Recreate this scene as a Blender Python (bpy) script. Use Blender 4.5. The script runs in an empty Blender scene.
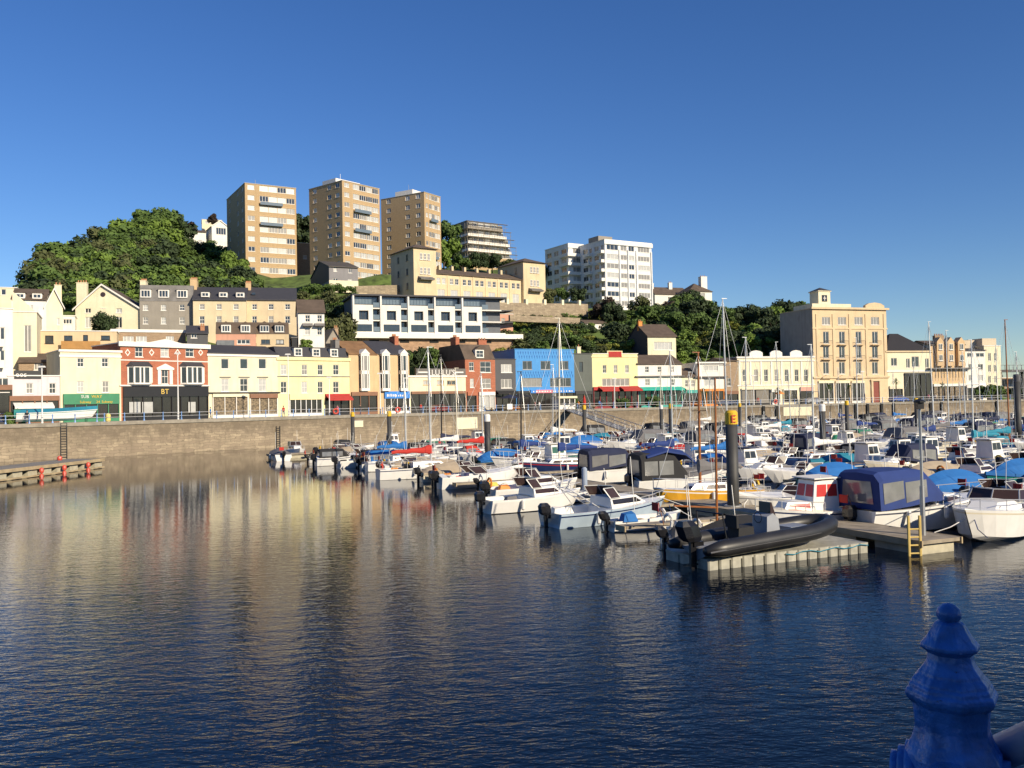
import bpy, bmesh, math, random
from mathutils import Vector, Matrix
import numpy as np
R = math.radians
rnd = random.Random(7)
sc = bpy.context.scene
col = sc.collection
# ------------------------------------------------------------------ camera, sky, sun, exposure
CAM = Vector((0, 0, 6.0)); FPX = 887.0; PITCH = R(1.214); ROLL = R(1.11)
_f = Vector((0, math.cos(PITCH), math.sin(PITCH))); _u0 = Vector((0, -math.sin(PITCH), math.cos(PITCH))); _r0 = Vector((1, 0, 0))
CR = _r0*math.cos(ROLL) - _u0*math.sin(ROLL); CU = _u0*math.cos(ROLL) + _r0*math.sin(ROLL)
cd = bpy.data.cameras.new('camera'); cam = bpy.data.objects.new('camera', cd); col.objects.link(cam)
cd.sensor_width = 36; cd.lens = 36*FPX/1024; cd.clip_start = 0.1; cd.clip_end = 20000
cam.matrix_world = Matrix(((CR.x, CU.x, -_f.x, CAM.x), (CR.y, CU.y, -_f.y, CAM.y), (CR.z, CU.z, -_f.z, CAM.z), (0, 0, 0, 1)))
sc.camera = cam
SUN_AZ, SUN_EL = 134, 25      # azimuth clockwise from +Y (the way the camera looks)
w = bpy.data.worlds.new('World'); sc.world = w; w.use_nodes = True
nt = w.node_tree; bg = nt.nodes['Background']; sky = nt.nodes.new('ShaderNodeTexSky')
sky.sky_type = 'NISHITA'; sky.sun_disc = False; sky.sun_elevation = R(SUN_EL); sky.sun_rotation = R(SUN_AZ)
sky.air_density = 1.0; sky.dust_density = 0.05; sky.ozone_density = 5.0; sky.altitude = 0
hs = nt.nodes.new('ShaderNodeHueSaturation'); hs.inputs['Saturation'].default_value = 1.17; hs.inputs['Hue'].default_value = .512; nt.links.new(sky.outputs[0], hs.inputs['Color']); nt.links.new(hs.outputs[0], bg.inputs[0]); bg.inputs[1].default_value = 0.093
sl = bpy.data.lights.new('sun', 'SUN'); sl.energy = 4.9; sl.angle = R(0.5); sl.color = (1.0, 0.86, 0.64)
so = bpy.data.objects.new('sun', sl); col.objects.link(so)
sdir = Vector((math.sin(R(SUN_AZ))*math.cos(R(SUN_EL)), math.cos(R(SUN_AZ))*math.cos(R(SUN_EL)), math.sin(R(SUN_EL))))
so.rotation_euler = sdir.to_track_quat('Z', 'Y').to_euler(); so.location = (60, -60, 60)
sc.view_settings.view_transform = 'Standard'; sc.view_settings.look = 'None'; sc.view_settings.gamma = 1.0
sc.view_settings.exposure = 0.30
sc.cycles.max_bounces = 6; sc.cycles.transparent_max_bounces = 6; sc.cycles.caustics_reflective = False; sc.cycles.caustics_refractive = False
# ------------------------------------------------------------------ pixel rays -> world
def ray(px, py):
    d = _f + CR*((px-512)/FPX) + CU*((384-py)/FPX)
    return d/d.y
def at(px, py, Y): return CAM + ray(px, py)*Y
def ground(px, py, z=0.0):
    d = ray(px, py); return CAM + d*((z-CAM.z)/d.z)
def topx(p):
    v = Vector(p)-CAM; z = v.dot(_f); return 512+FPX*v.dot(CR)/z, 384-FPX*v.dot(CU)/z
# ------------------------------------------------------------------ materials
_M = {}
def M(name, c=None, rough=.65, metal=0., var=.12, scale=1.5, bump=0., kind='noise', c2=None, spec=.5, streak=0., chips=False):
    if name in _M: return _M[name]
    m = bpy.data.materials.new(name); m.use_nodes = True; t = m.node_tree; b = t.nodes['Principled BSDF']; N = t.nodes.new; Lk = t.links.new
    b.inputs['Roughness'].default_value = rough; b.inputs['Metallic'].default_value = metal; b.inputs['Specular IOR Level'].default_value = spec
    c = tuple(c)[:3]; lo = tuple(x*(1-var) for x in c)+(1,); hi = tuple(min(1, x*(1+var*.6)) for x in c)+(1,)
    tc = N('ShaderNodeTexCoord'); ns = N('ShaderNodeTexNoise'); ns.inputs['Scale'].default_value = scale; ns.inputs['Detail'].default_value = 5
    Lk(tc.outputs['Object'], ns.inputs['Vector'])
    mx = N('ShaderNodeMix'); mx.data_type = 'RGBA'; mx.inputs[6].default_value = lo; mx.inputs[7].default_value = hi
    rp = N('ShaderNodeMapRange'); rp.inputs[1].default_value = .3; rp.inputs[2].default_value = .7
    Lk(ns.outputs['Fac'], rp.inputs[0]); Lk(rp.outputs[0], mx.inputs[0]); out = mx.outputs[2]
    if kind == 'brick':
        bt = N('ShaderNodeTexBrick'); bt.inputs['Scale'].default_value = 1; bt.inputs['Brick Width'].default_value = .5; bt.inputs['Row Height'].default_value = .16; bt.inputs['Mortar Size'].default_value = .012
        sp = N('ShaderNodeSeparateXYZ'); cb = N('ShaderNodeCombineXYZ'); ad = N('ShaderNodeMath')
        Lk(tc.outputs['Object'], sp.inputs[0]); Lk(sp.outputs[0], ad.inputs[0]); Lk(sp.outputs[1], ad.inputs[1]); Lk(ad.outputs[0], cb.inputs[0]); Lk(sp.outputs[2], cb.inputs[1])
        Lk(cb.outputs[0], bt.inputs['Vector']); cc2 = c2 or tuple(x*.75 for x in c)
        Lk(out, bt.inputs['Color1']); bt.inputs['Color2'].default_value = tuple(cc2)+(1,); bt.inputs['Mortar'].default_value = tuple(min(1, x*1.2) for x in c)+(1,)
        out = bt.outputs['Color']
    if kind == 'stone':
        vo = N('ShaderNodeTexVoronoi'); vo.inputs['Scale'].default_value = 1.0; mp = N('ShaderNodeMapping'); mp.inputs['Scale'].default_value = (1.1, 1.1, 2.6)
        Lk(tc.outputs['Object'], mp.inputs[0]); Lk(mp.outputs[0], vo.inputs['Vector'])
        m2 = N('ShaderNodeMix'); m2.data_type = 'RGBA'; m2.inputs[0].default_value = .5; m2.blend_type = 'MULTIPLY'
        sv = N('ShaderNodeSeparateColor'); Lk(vo.outputs['Color'], sv.inputs[0]); mr = N('ShaderNodeMapRange'); mr.inputs[3].default_value = .55; mr.inputs[4].default_value = 1.25; Lk(sv.outputs[0], mr.inputs[0])
        cbn = N('ShaderNodeCombineColor'); [Lk(mr.outputs[0], cbn.inputs[i]) for i in range(3)]
        Lk(out, m2.inputs[6]); Lk(cbn.outputs[0], m2.inputs[7]); out = m2.outputs[2]
    if kind == 'quay':
        bt = N('ShaderNodeTexBrick'); bt.inputs['Scale'].default_value = 1; bt.inputs['Brick Width'].default_value = 1.1; bt.inputs['Row Height'].default_value = .38; bt.inputs['Mortar Size'].default_value = .03
        sp = N('ShaderNodeSeparateXYZ'); cb = N('ShaderNodeCombineXYZ'); Lk(tc.outputs['Object'], sp.inputs[0]); Lk(sp.outputs[0], cb.inputs[0]); Lk(sp.outputs[2], cb.inputs[1]); nd = N('ShaderNodeTexNoise'); nd.inputs['Scale'].default_value = .7; nd.inputs['Detail'].default_value = 3; Lk(tc.outputs['Object'], nd.inputs['Vector']); vm = N('ShaderNodeVectorMath'); vm.operation = 'MULTIPLY_ADD'; vm.inputs[1].default_value = (1.2, .7, 0); Lk(nd.outputs['Color'], vm.inputs[0]); Lk(cb.outputs[0], vm.inputs[2]); Lk(vm.outputs[0], bt.inputs['Vector'])
        Lk(out, bt.inputs['Color1']); bt.inputs['Color2'].default_value = (c[0]*.66, c[1]*.64, c[2]*.66, 1); bt.inputs['Mortar'].default_value = (c[0]*.55, c[1]*.55, c[2]*.55, 1)
        n3 = N('ShaderNodeTexNoise'); n3.inputs['Scale'].default_value = .9; n3.inputs['Detail'].default_value = 6; n3.inputs['Roughness'].default_value = .7; Lk(tc.outputs['Object'], n3.inputs['Vector'])
        zr = N('ShaderNodeMapRange'); zr.inputs[1].default_value = 1.2; zr.inputs[2].default_value = 3.6; zr.inputs[3].default_value = -.12; zr.inputs[4].default_value = .16; Lk(sp.outputs[2], zr.inputs[0])
        aa = N('ShaderNodeMath'); Lk(n3.outputs['Fac'], aa.inputs[0]); Lk(zr.outputs[0], aa.inputs[1]); sr = N('ShaderNodeMapRange'); sr.inputs[1].default_value = .42; sr.inputs[2].default_value = .68; sr.inputs[4].default_value = .75; Lk(aa.outputs[0], sr.inputs[0])
        m2 = N('ShaderNodeMix'); m2.data_type = 'RGBA'; m2.inputs[7].default_value = (.15, .12, .085, 1); Lk(sr.outputs[0], m2.inputs[0]); Lk(bt.outputs['Color'], m2.inputs[6]); out = m2.outputs[2]
    if kind == 'rows':   # slates, planks, corrugation along z
        wv = N('ShaderNodeTexWave'); wv.bands_direction = 'Z'; wv.inputs['Scale'].default_value = 1.6; wv.inputs['Distortion'].default_value = .6
        Lk(tc.outputs['Object'], wv.inputs[0]); m2 = N('ShaderNodeMix'); m2.data_type = 'RGBA'; m2.inputs[7].default_value = tuple(x*.6 for x in c)+(1,)
        mr = N('ShaderNodeMath'); mr.operation = 'MULTIPLY'; mr.inputs[1].default_value = .5; Lk(wv.outputs['Fac'], mr.inputs[0]); Lk(mr.outputs[0], m2.inputs[0]); Lk(out, m2.inputs[6]); out = m2.outputs[2]
    if streak:
        n2 = N('ShaderNodeTexNoise'); n2.inputs['Scale'].default_value = 1; n2.inputs['Detail'].default_value = 4; mp = N('ShaderNodeMapping'); mp.inputs['Scale'].default_value = (1.7, 1.7, .22)
        Lk(tc.outputs['Object'], mp.inputs[0]); Lk(mp.outputs[0], n2.inputs['Vector']); mr = N('ShaderNodeMapRange'); mr.inputs[1].default_value = .52; mr.inputs[2].default_value = .72; mr.inputs[4].default_value = streak
        Lk(n2.outputs['Fac'], mr.inputs[0]); m3 = N('ShaderNodeMix'); m3.data_type = 'RGBA'; m3.inputs[7].default_value = tuple(x*.45 for x in c)+(1,); Lk(mr.outputs[0], m3.inputs[0]); Lk(out, m3.inputs[6]); out = m3.outputs[2]
    if chips:
        n4 = N('ShaderNodeTexNoise'); n4.inputs['Scale'].default_value = 38; n4.inputs['Detail'].default_value = 5; n4.inputs['Roughness'].default_value = .7; Lk(tc.outputs['Object'], n4.inputs['Vector']); cr = N('ShaderNodeMapRange'); cr.inputs[1].default_value = .66; cr.inputs[2].default_value = .70; Lk(n4.outputs['Fac'], cr.inputs[0])
        m5 = N('ShaderNodeMix'); m5.data_type = 'RGBA'; m5.inputs[7].default_value = (.03, .035, .05, 1); Lk(cr.outputs[0], m5.inputs[0]); Lk(out, m5.inputs[6]); out = m5.outputs[2]
    Lk(out, b.inputs['Base Color'])
    if bump:
        bp = N('ShaderNodeBump'); bp.inputs['Strength'].default_value = bump; bp.inputs['Distance'].default_value = .05; Lk(ns.outputs['Fac'], bp.inputs['Height']); Lk(bp.outputs[0], b.inputs['Normal'])
    _M[name] = m; return m
def wallm(name, c, **k): return M(name, c, rough=.85, var=.10, scale=.5, streak=k.pop('streak', .22), **k)
white = wallm('white_render', (.80, .77, .70)); cream = wallm('cream_render', (.78, .70, .50)); pcream = wallm('pale_cream_render', (.77, .70, .50))
yellow = wallm('yellow_render', (.80, .72, .40)); ochre = wallm('ochre_render', (.62, .49, .31)); tan = wallm('tan_render', (.62, .44, .25)); hoteltan = wallm('honey_render', (.66, .51, .32))
lilac = wallm('lilac_render', (.66, .60, .62)); grey = wallm('grey_render', (.30, .27, .23)); dgrey = wallm('dark_grey_render', (.10, .10, .105)); salmon = wallm('salmon_render', (.60, .32, .22))
redbrick = M('red_brick', (.42, .15, .085), rough=.9, kind='brick'); tanbrick = M('yellow_brick', (.46, .33, .185), rough=.9, kind='brick', c2=(.40, .28, .155), streak=.15)
brownbrick = M('brown_brick', (.36, .26, .17), rough=.9, kind='brick'); blue = M('blue_cladding', (.03, .27, .66), rough=.5, kind='rows'); trim = M('white_trim', (.78, .75, .69), rough=.6, var=.05)
slate = M('slate', (.055, .055, .065), rough=.7, kind='rows'); brownroof = M('brown_tile', (.13, .095, .07), rough=.85, kind='rows', scale=.8, var=.3); rustroof = M('rust_tile', (.27, .15, .07), rough=.85, kind='rows', scale=.8, var=.3)
greyroof = M('grey_felt', (.20, .19, .18), rough=.9, scale=.7, var=.3); terracotta = M('terracotta', (.42, .19, .09)); darkpaint = M('black_paint', (.015, .015, .017), rough=.4)
quaystone = M('quay_stone', (.40, .325, .225), rough=.92, kind='quay', streak=.4, var=.3, scale=.6, bump=.8); coping = M('coping_stone', (.30, .27, .22), rough=.9, var=.25)
pave = M('paving', (.24, .22, .19), rough=.9, scale=.4); tarmac = M('tarmac', (.055, .055, .055), rough=.9, scale=.5)
metalg = M('galvanised', (.45, .46, .47), rough=.4, metal=.7); alu = M('aluminium', (.70, .69, .66), rough=.35, metal=.5); bluepaint = M('railing_blue', (.16, .30, .58), rough=.45); postblue = M('post_blue', (.045, .17, .50), rough=.3, var=.35, scale=30, spec=.6, bump=.25, chips=True)
whitepaint = M('white_paint', (.78, .77, .74), rough=.4, var=.06); gel = M('white_gelcoat', (.80, .79, .76), rough=.22, var=.06, scale=2); gelc = M('cream_gelcoat', (.72, .66, .52), rough=.25, var=.08); paleblue = M('pale_blue_gelcoat', (.42, .52, .62), rough=.3)
navyh = M('navy_hull', (.018, .035, .11), rough=.2); greyh = M('grey_hull', (.30, .31, .33), rough=.35); tealh = M('teal_hull', (.02, .22, .20), rough=.3); yelh = M('yellow_varnish', (.62, .33, .03), rough=.3, var=.2); redh = M('red_hull', (.45, .03, .02), rough=.3); blueh = M('blue_hull', (.02, .075, .22), rough=.3)
rubber = M('black_rubber', (.022, .022, .024), rough=.42, var=.3); engine = M('engine_black', (.012, .012, .014), rough=.25)
blueC = M('royal_blue_canvas', (.015, .04, .18), rough=.8, bump=.3); navyC = M('navy_canvas', (.016, .022, .06), rough=.8, bump=.3); midC = M('blue_canvas', (.015, .14, .42), rough=.8, bump=.3); tealC = M('teal_canvas', (.02, .22, .32), rough=.8, bump=.3)
greyC = M('grey_canvas', (.15, .145, .15), rough=.85, bump=.4); blackC = M('black_canvas', (.02, .02, .022), rough=.85, bump=.3); redC = M('red_canvas', (.48, .03, .02), rough=.8, bump=.3); tanC = M('beige_canvas', (.42, .34, .24), rough=.85, bump=.3); greenC = M('green_canvas', (.015, .17, .10), rough=.8, bump=.3); whiteC = M('white_canvas', (.72, .71, .68), rough=.8, bump=.3)
wood = M('varnished_wood', (.30, .11, .035), rough=.35, var=.3, scale=4); deckwood = M('weathered_deck', (.33, .28, .21), rough=.9, var=.3, scale=2.5); timber = M('timber', (.42, .33, .20), rough=.85, var=.25); floatm = M('float_plastic', (.46, .42, .31), rough=.7, var=.2, scale=3); dark = M('dark_void', (.02, .02, .02), rough=.9)
yel = M('yellow_paint', (.72, .45, .02), rough=.5); redp = M('red_plastic', (.62, .09, .06), rough=.4); pilem = M('pile_sleeve', (.045, .045, .045), rough=.6, var=.5, scale=.8, streak=.3); algae = M('algae', (.07, .075, .03), rough=.8)
awred = M('awning_red', (.42, .04, .035), rough=.85); awgreen = M('awning_green', (.03, .42, .33), rough=.85); awbrown = M('fascia_brown', (.24, .12, .07), rough=.7); subgreen = M('shop_green', (.02, .20, .09), rough=.5); signblue = M('sign_blue', (.02, .20, .62), rough=.5); gold = M('gold_paint', (.75, .52, .12), rough=.4); orange = M('orange_paint', (.72, .24, .03), rough=.6); pinkp = M('pink_paint', (.65, .18, .25), rough=.6); purplep = M('purple_paint', (.16, .08, .35), rough=.6)
teal = M('teal_paint', (.03, .35, .30), rough=.5); fence_wood = M('fence_wood', (.42, .23, .08), rough=.85)
glass = M('window_glass', (.035, .042, .05), rough=.08, spec=1., var=.3); glassb = M('balcony_glass', (.15, .19, .22), rough=.12, spec=.9); curtain = M('curtained_glass', (.46, .46, .44), rough=.25, spec=.8); blind = M('blind_glass', (.26, .25, .23), rough=.2, spec=.8); shopglass = M('shop_glass', (.025, .022, .02), rough=.12, spec=.8); clearp = M('clear_vinyl', (.20, .20, .20), rough=.12, spec=.8, var=.25, scale=1.2); goods = M('shop_display', (.20, .15, .09), rough=.5, var=.9, scale=3.5); smoke = M('smoked_window', (.05, .03, .025), rough=.12)
# ------------------------------------------------------------------ mesh builder
class MB:
    def __init__(s): s.v = []; s.f = []; s.m = []; s.mi = 0; s.sm = []; s.smooth = False
    def add(s, vs, fs):
        o = len(s.v); s.v += [tuple(x) for x in vs]
        for f in fs: s.f.append(tuple(i+o for i in f)); s.m.append(s.mi); s.sm.append(s.smooth)
        return s
    def box(s, x0, x1, y0, y1, z0, z1):
        return s.add([(x0,y0,z0),(x1,y0,z0),(x1,y1,z0),(x0,y1,z0),(x0,y0,z1),(x1,y0,z1),(x1,y1,z1),(x0,y1,z1)], [(3,2,1,0),(4,5,6,7),(0,1,5,4),(1,2,6,5),(2,3,7,6),(3,0,4,7)])
    def prism(s, poly, ax, a0, a1):   # poly in the two other axes, in order
        n = len(poly)
        def P(p, a): return (a, p[0], p[1]) if ax == 'x' else (p[0], a, p[1]) if ax == 'y' else (p[0], p[1], a)
        vs = [P(p, a0) for p in poly]+[P(p, a1) for p in poly]
        return s.add(vs, [tuple(range(n))[::-1], tuple(range(n, 2*n))]+[(i, (i+1) % n, n+(i+1) % n, n+i) for i in range(n)])
    def loft(s, rings, cap=True, closed=True):
        n = len(rings[0]); vs = [p for r in rings for p in r]; fs = []
        for k in range(len(rings)-1):
            for i in range(n if closed else n-1):
                j = (i+1) % n; fs.append((k*n+i, k*n+j, (k+1)*n+j, (k+1)*n+i))
        if cap: fs += [tuple(range(n))[::-1], tuple(range((len(rings)-1)*n, len(rings)*n))]
        return s.add(vs, fs)
    def tube(s, p0, p1, r0, r1=None, n=6):
        p0 = Vector(p0); p1 = Vector(p1); r1 = r0 if r1 is None else r1; d = (p1-p0).normalized(); a = d.orthogonal().normalized(); b = d.cross(a)
        return s.loft([[p+(a*math.cos(2*math.pi*i/n)+b*math.sin(2*math.pi*i/n))*r for i in range(n)] for p, r in ((p0, r0), (p1, r1))])
    def path(s, pts, r, n=6):
        pts = [Vector(p) for p in pts]; rings = []
        for k, p in enumerate(pts):
            d = (pts[min(k+1, len(pts)-1)]-pts[max(k-1, 0)]).normalized(); a = d.cross(Vector((0, 0, 1)))
            a = a.normalized() if a.length > 1e-3 else Vector((1, 0, 0)); b = a.cross(d); rr = r[k] if isinstance(r, (list, tuple)) else r
            rings.append([p+(a*math.cos(2*math.pi*i/n)+b*math.sin(2*math.pi*i/n))*rr for i in range(n)])
        return s.loft(rings)
    def lathe(s, prof, c=(0, 0, 0), n=12, rot=0):
        return s.loft([[(c[0]+r*math.cos(rot+2*math.pi*i/n), c[1]+r*math.sin(rot+2*math.pi*i/n), c[2]+z) for i in range(n)] for r, z in prof])
    def build(s, name, mats, parent=None, loc=None, rot=None):
        me = bpy.data.meshes.new(name); me.from_pydata(s.v, [], s.f)
        for m in (mats if isinstance(mats, (list, tuple)) else [mats]): me.materials.append(m)
        me.polygons.foreach_set('material_index', s.m); me.polygons.foreach_set('use_smooth', s.sm); me.update()
        bm = bmesh.new(); bm.from_mesh(me); bmesh.ops.recalc_face_normals(bm, faces=bm.faces[:]); bm.to_mesh(me); bm.free()
        return link(name, me, parent, loc, rot)
def link(name, me, parent=None, loc=None, rot=None):
    o = bpy.data.objects.new(name, me); col.objects.link(o)
    if parent is not None: o.parent = parent
    if loc is not None: o.location = loc
    if rot is not None: o.rotation_euler = (0, 0, rot)
    return o
_labels = set()
def tag(o, label=None, cat=None, group=None, kind=None):
    if label: o['label'] = label
    if cat: o['category'] = cat
    if group: o['group'] = group
    if kind: o['kind'] = kind
    return o
def thing(name, label, cat, loc=(0, 0, 0), rz=0, group=None):
    o = bpy.data.objects.new(name, None); col.objects.link(o); o.location = loc; o.rotation_euler = (0, 0, rz); o.empty_display_size = .3
    return tag(o, label, cat, group)
def struct(o): return tag(o, kind='structure')
def copy_tree(o, parent=None):
    c = o.copy(); col.objects.link(c)
    if parent is not None: c.parent = parent
    for ch in KIDS(o): copy_tree(ch, c)
    return c
def KIDS(o): return [x for x in col.objects if x.parent is o] if False else list(o.children)
def text(parent, s, loc, size, m, rot=0, name='lettering', ext=.02, align='LEFT', upright=True):
    cu = bpy.data.curves.new('t', 'FONT'); cu.body = s; cu.size = size; cu.extrude = ext; cu.align_x = align; cu.resolution_u = 2
    t = bpy.data.objects.new('t', cu); col.objects.link(t); dg = bpy.context.evaluated_depsgraph_get(); me = bpy.data.meshes.new_from_object(t.evaluated_get(dg))
    bpy.data.objects.remove(t); me.name = name; me.materials.clear(); me.materials.append(m)
    o = link(name, me, parent, loc); o.rotation_euler = (R(90), 0, rot); return o
QZ = 4.46
# ------------------------------------------------------------------ water
def water_mat():
    m = bpy.data.materials.new('harbour_water'); m.use_nodes = True; t = m.node_tree; b = t.nodes['Principled BSDF']; N = t.nodes.new; Lk = t.links.new
    b.inputs['Base Color'].default_value = (.002, .006, .016, 1); b.inputs['Roughness'].default_value = .02; b.inputs['IOR'].default_value = 1.33; b.inputs['Specular IOR Level'].default_value = .36
    tc = N('ShaderNodeTexCoord'); hs = []
    for (rz, sx, sy, sc_, det, wgt) in ((60, 1.3, 3.0, 1.05, 3, 1.0), (-35, 1.0, 1.8, .32, 2, .7), (50, 1.5, 3.2, 3.3, 2, .42)):
        mp = N('ShaderNodeMapping'); mp.inputs['Rotation'].default_value = (0, 0, R(-rz)); mp.inputs['Scale'].default_value = (sx, sy, 1)
        ns = N('ShaderNodeTexNoise'); ns.inputs['Scale'].default_value = sc_; ns.inputs['Detail'].default_value = det; ns.inputs['Roughness'].default_value = .45; ns.inputs['Distortion'].default_value = .35
        Lk(tc.outputs['Object'], mp.inputs[0]); Lk(mp.outputs[0], ns.inputs['Vector']); mu = N('ShaderNodeMath'); mu.operation = 'MULTIPLY'; mu.inputs[1].default_value = wgt; Lk(ns.outputs['Fac'], mu.inputs[0]); hs.append(mu.outputs[0])
    a = N('ShaderNodeMath'); Lk(hs[0], a.inputs[0]); Lk(hs[1], a.inputs[1]); a2 = N('ShaderNodeMath'); Lk(a.outputs[0], a2.inputs[0]); Lk(hs[2], a2.inputs[1])
    # calm under the quay, livelier towards the open basin; patchy gusts
    sp = N('ShaderNodeSeparateXYZ'); Lk(tc.outputs['Object'], sp.inputs[0]); mx0 = N('ShaderNodeMath'); mx0.operation = 'MAXIMUM'; mx0.inputs[1].default_value = 19; Lk(sp.outputs[1], mx0.inputs[0]); dv = N('ShaderNodeMath'); dv.operation = 'DIVIDE'; dv.inputs[0].default_value = 19; Lk(mx0.outputs[0], dv.inputs[1]); mr = N('ShaderNodeMath'); mr.operation = 'POWER'; mr.inputs[1].default_value = 1.7; Lk(dv.outputs[0], mr.inputs[0])
    g = N('ShaderNodeTexNoise'); g.inputs['Scale'].default_value = .06; g.inputs['Detail'].default_value = 2; Lk(tc.outputs['Object'], g.inputs['Vector']); gr = N('ShaderNodeMapRange'); gr.inputs[1].default_value = .35; gr.inputs[2].default_value = .65; gr.inputs[3].default_value = .7; gr.inputs[4].default_value = 1.2; Lk(g.outputs['Fac'], gr.inputs[0])
    mm = N('ShaderNodeMath'); mm.operation = 'MULTIPLY'; Lk(mr.outputs[0], mm.inputs[0]); Lk(gr.outputs[0], mm.inputs[1])
    h = N('ShaderNodeMath'); h.operation = 'MULTIPLY'; Lk(a2.outputs[0], h.inputs[0]); Lk(mm.outputs[0], h.inputs[1])
    bp = N('ShaderNodeBump'); bp.inputs['Strength'].default_value = 1.0; bp.inputs['Distance'].default_value = .033; Lk(h.outputs[0], bp.inputs['Height']); Lk(bp.outputs[0], b.inputs['Normal'])
    return m
mb = MB(); mb.add([(-4000, -3000, 0), (4000, -3000, 0), (4000, 9000, 0), (-4000, 9000, 0)], [(0, 1, 2, 3)])
struct(mb.build('water', water_mat()))
# ------------------------------------------------------------------ quay wall and promenade
def pX(px, Y): return (ray(px, 400)*Y).x
QPX = [(-260, 92), (-120, 99), (0, 108), (100, 115), (290, 135), (500, 160), (575, 167), (700, 178), (860, 187), (1024, 199), (1200, 212)]
QL = [Vector((pX(p, d), d, 0)) for p, d in QPX]; QL.append(Vector((260, 240, 0))); QL.insert(0, QL[0]+Vector((-60, -30, 0)))
def quay_at(px):
    k = ray(px, 400).x
    for a, b in zip(QL, QL[1:]):
        den = (b.x-a.x)-k*(b.y-a.y); t = (k*a.y-a.x)/den
        if -1e-6 <= t <= 1+1e-6: return a+(b-a)*t, (b-a).normalized()
    return QL[-1], Vector((1, 0, 0))
m1 = MB(); m2 = MB(); m3 = MB()
for a, b in zip(QL, QL[1:]):
    L = (b-a).length; n = max(1, int(L/12)); nrm = Vector(((b-a).y, -(b-a).x, 0)).normalized()
    m1.add([(a.x, a.y, -3), (b.x, b.y, -3), (b.x, b.y, QZ-.35), (a.x, a.y, QZ-.35)], [(0, 1, 2, 3)])
    p = [a+nrm*.15, b+nrm*.15, b-nrm*.6, a-nrm*.6]
    m2.add([(q.x, q.y, z) for z in (QZ-.35, QZ+.12) for q in p], [(3,2,1,0),(4,5,6,7),(0,1,5,4),(1,2,6,5),(2,3,7,6),(3,0,4,7)])
    far = lambda q: q+Vector((q.x/q.y*70, 70, 0))
    m3.add([(a.x, a.y, QZ), (b.x, b.y, QZ), (*far(b).xy, QZ), (*far(a).xy, QZ)], [(0, 1, 2, 3)])
qw = m1.build('quay_wall', quaystone); tag(qw, 'long tan stone quay wall along the far side of the harbour', 'quay wall')
m2.build('coping', coping, qw); struct(m3.build('pavement', pave))
def qoff(q, back, along=0):   # point behind the quay edge
    p, d = q; n = Vector((-d.y, d.x, 0)); return p+n*back+d*along
mr_ = MB()
for a, b in zip(QL, QL[1:]):
    d = (b-a).normalized(); n = Vector((-d.y, d.x, 0)); p = [a+n*4, b+n*4, b+n*9.5, a+n*9.5]
    mr_.add([(q.x, q.y, QZ+.004) for q in p], [(0, 1, 2, 3)])
struct(mr_.build('road', tarmac))
# ------------------------------------------------------------------ hill
CTL = [(-150,380,150),(-150,360,230),(0,352,150),(60,338,152),(110,335,158),(165,340,165),(250,345,167),(315,345,167),(20,330,190),(100,300,195),(60,302,205),(150,302,208),(230,292,218),(-40,345,240),(30,305,235),(60,285,245),
 (100,266,268),(160,236,300),(200,248,330),(130,262,285),(250,275,268),(300,277,262),(380,277,262),(430,277,290),(335,293,225),(260,288,245),(400,300,232),(450,301,242),(520,301,256),(545,304,262),(500,322,232),(430,335,206),(370,340,202),(480,340,207),
 (480,264,360),(520,270,345),(440,270,330),(600,310,272),(650,310,270),(600,332,236),(550,346,206),(600,352,204),(650,348,216),(700,324,250),(690,305,290),(640,302,310),(760,322,290),(800,328,292),(740,352,228),(700,356,212),(850,352,262),(900,372,262),(960,386,272),(1024,397,282),(1200,397,300),(370,364,182),(400,364,183),(430,363,185),(460,362,187),(490,360,189),(560,318,250)]
CT = [at(*c) for c in CTL]
for (X, Y, z) in [(-250,470,30),(-120,470,45),(0,470,42),(120,450,12),(260,420,4),(200,380,4),(280,500,3),(150,500,6),(60,500,12),(-330,300,15),(-300,200,8),(340,330,4),(250,260,4),(200,250,4.5)]: CT.append(Vector((X, Y, z)))
_cx = np.array([c.x for c in CT]); _cy = np.array([c.y for c in CT]); _cz = np.array([c.z for c in CT])
def front_Y(k):
    for a, b in zip(QL, QL[1:]):
        den = (b.x-a.x)-k*(b.y-a.y)
        if abs(den) < 1e-9: continue
        t = (k*a.y-a.x)/den
        if 0 <= t <= 1 and a.y+(b.y-a.y)*t > 0: return a.y+(b.y-a.y)*t
    return 240 if k > 0 else 90
def hz(X, Y):
    d2 = (_cx-X)**2+(_cy-Y)**2+4; wt = d2**-1.6; z = float((wt*_cz).sum()/wt.sum())
    s = Y-front_Y(X/Y)-24; t = min(1, max(0, s/14)); t = t*t*(3-2*t)*min(1, max(.02, (.555-X/Y)/.05)); return QZ-.3+(z-QZ+.3)*t
nx, ny = 150, 110; vs = []; fs = []
for i in range(nx+1):
    k = -1.05+2.3*i/nx; fy = front_Y(k)+20
    for j in range(ny+1):
        Y = fy+(540-fy)*(j/ny)**1.25; X = k*Y; z = hz(X, Y)
        if j: z += (.5*math.sin(X*.31+Y*.17)+.4*math.sin(X*.13-Y*.37))*min(1, j/8)
        vs.append((X, Y, z if j else QZ-.5))
for i in range(nx):
    for j in range(ny): q = i*(ny+1)+j; fs.append((q, q+ny+1, q+ny+2, q+1))
grassm = M('hill_grass', (.10, .15, .03), rough=.95, scale=.45, var=.6)
hill = MB(); hill.smooth = True; hill.add(vs, fs); struct(hill.build('hill', grassm))
mb = MB(); mb.add([(-4000, 530, 4), (-2500, 530, 4), (3500, 530, 4), (4000, 9000, 4), (-4000, 9000, 4)], [(0, 1, 2, 3, 4)]); struct(mb.build('ground', grassm))
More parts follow.
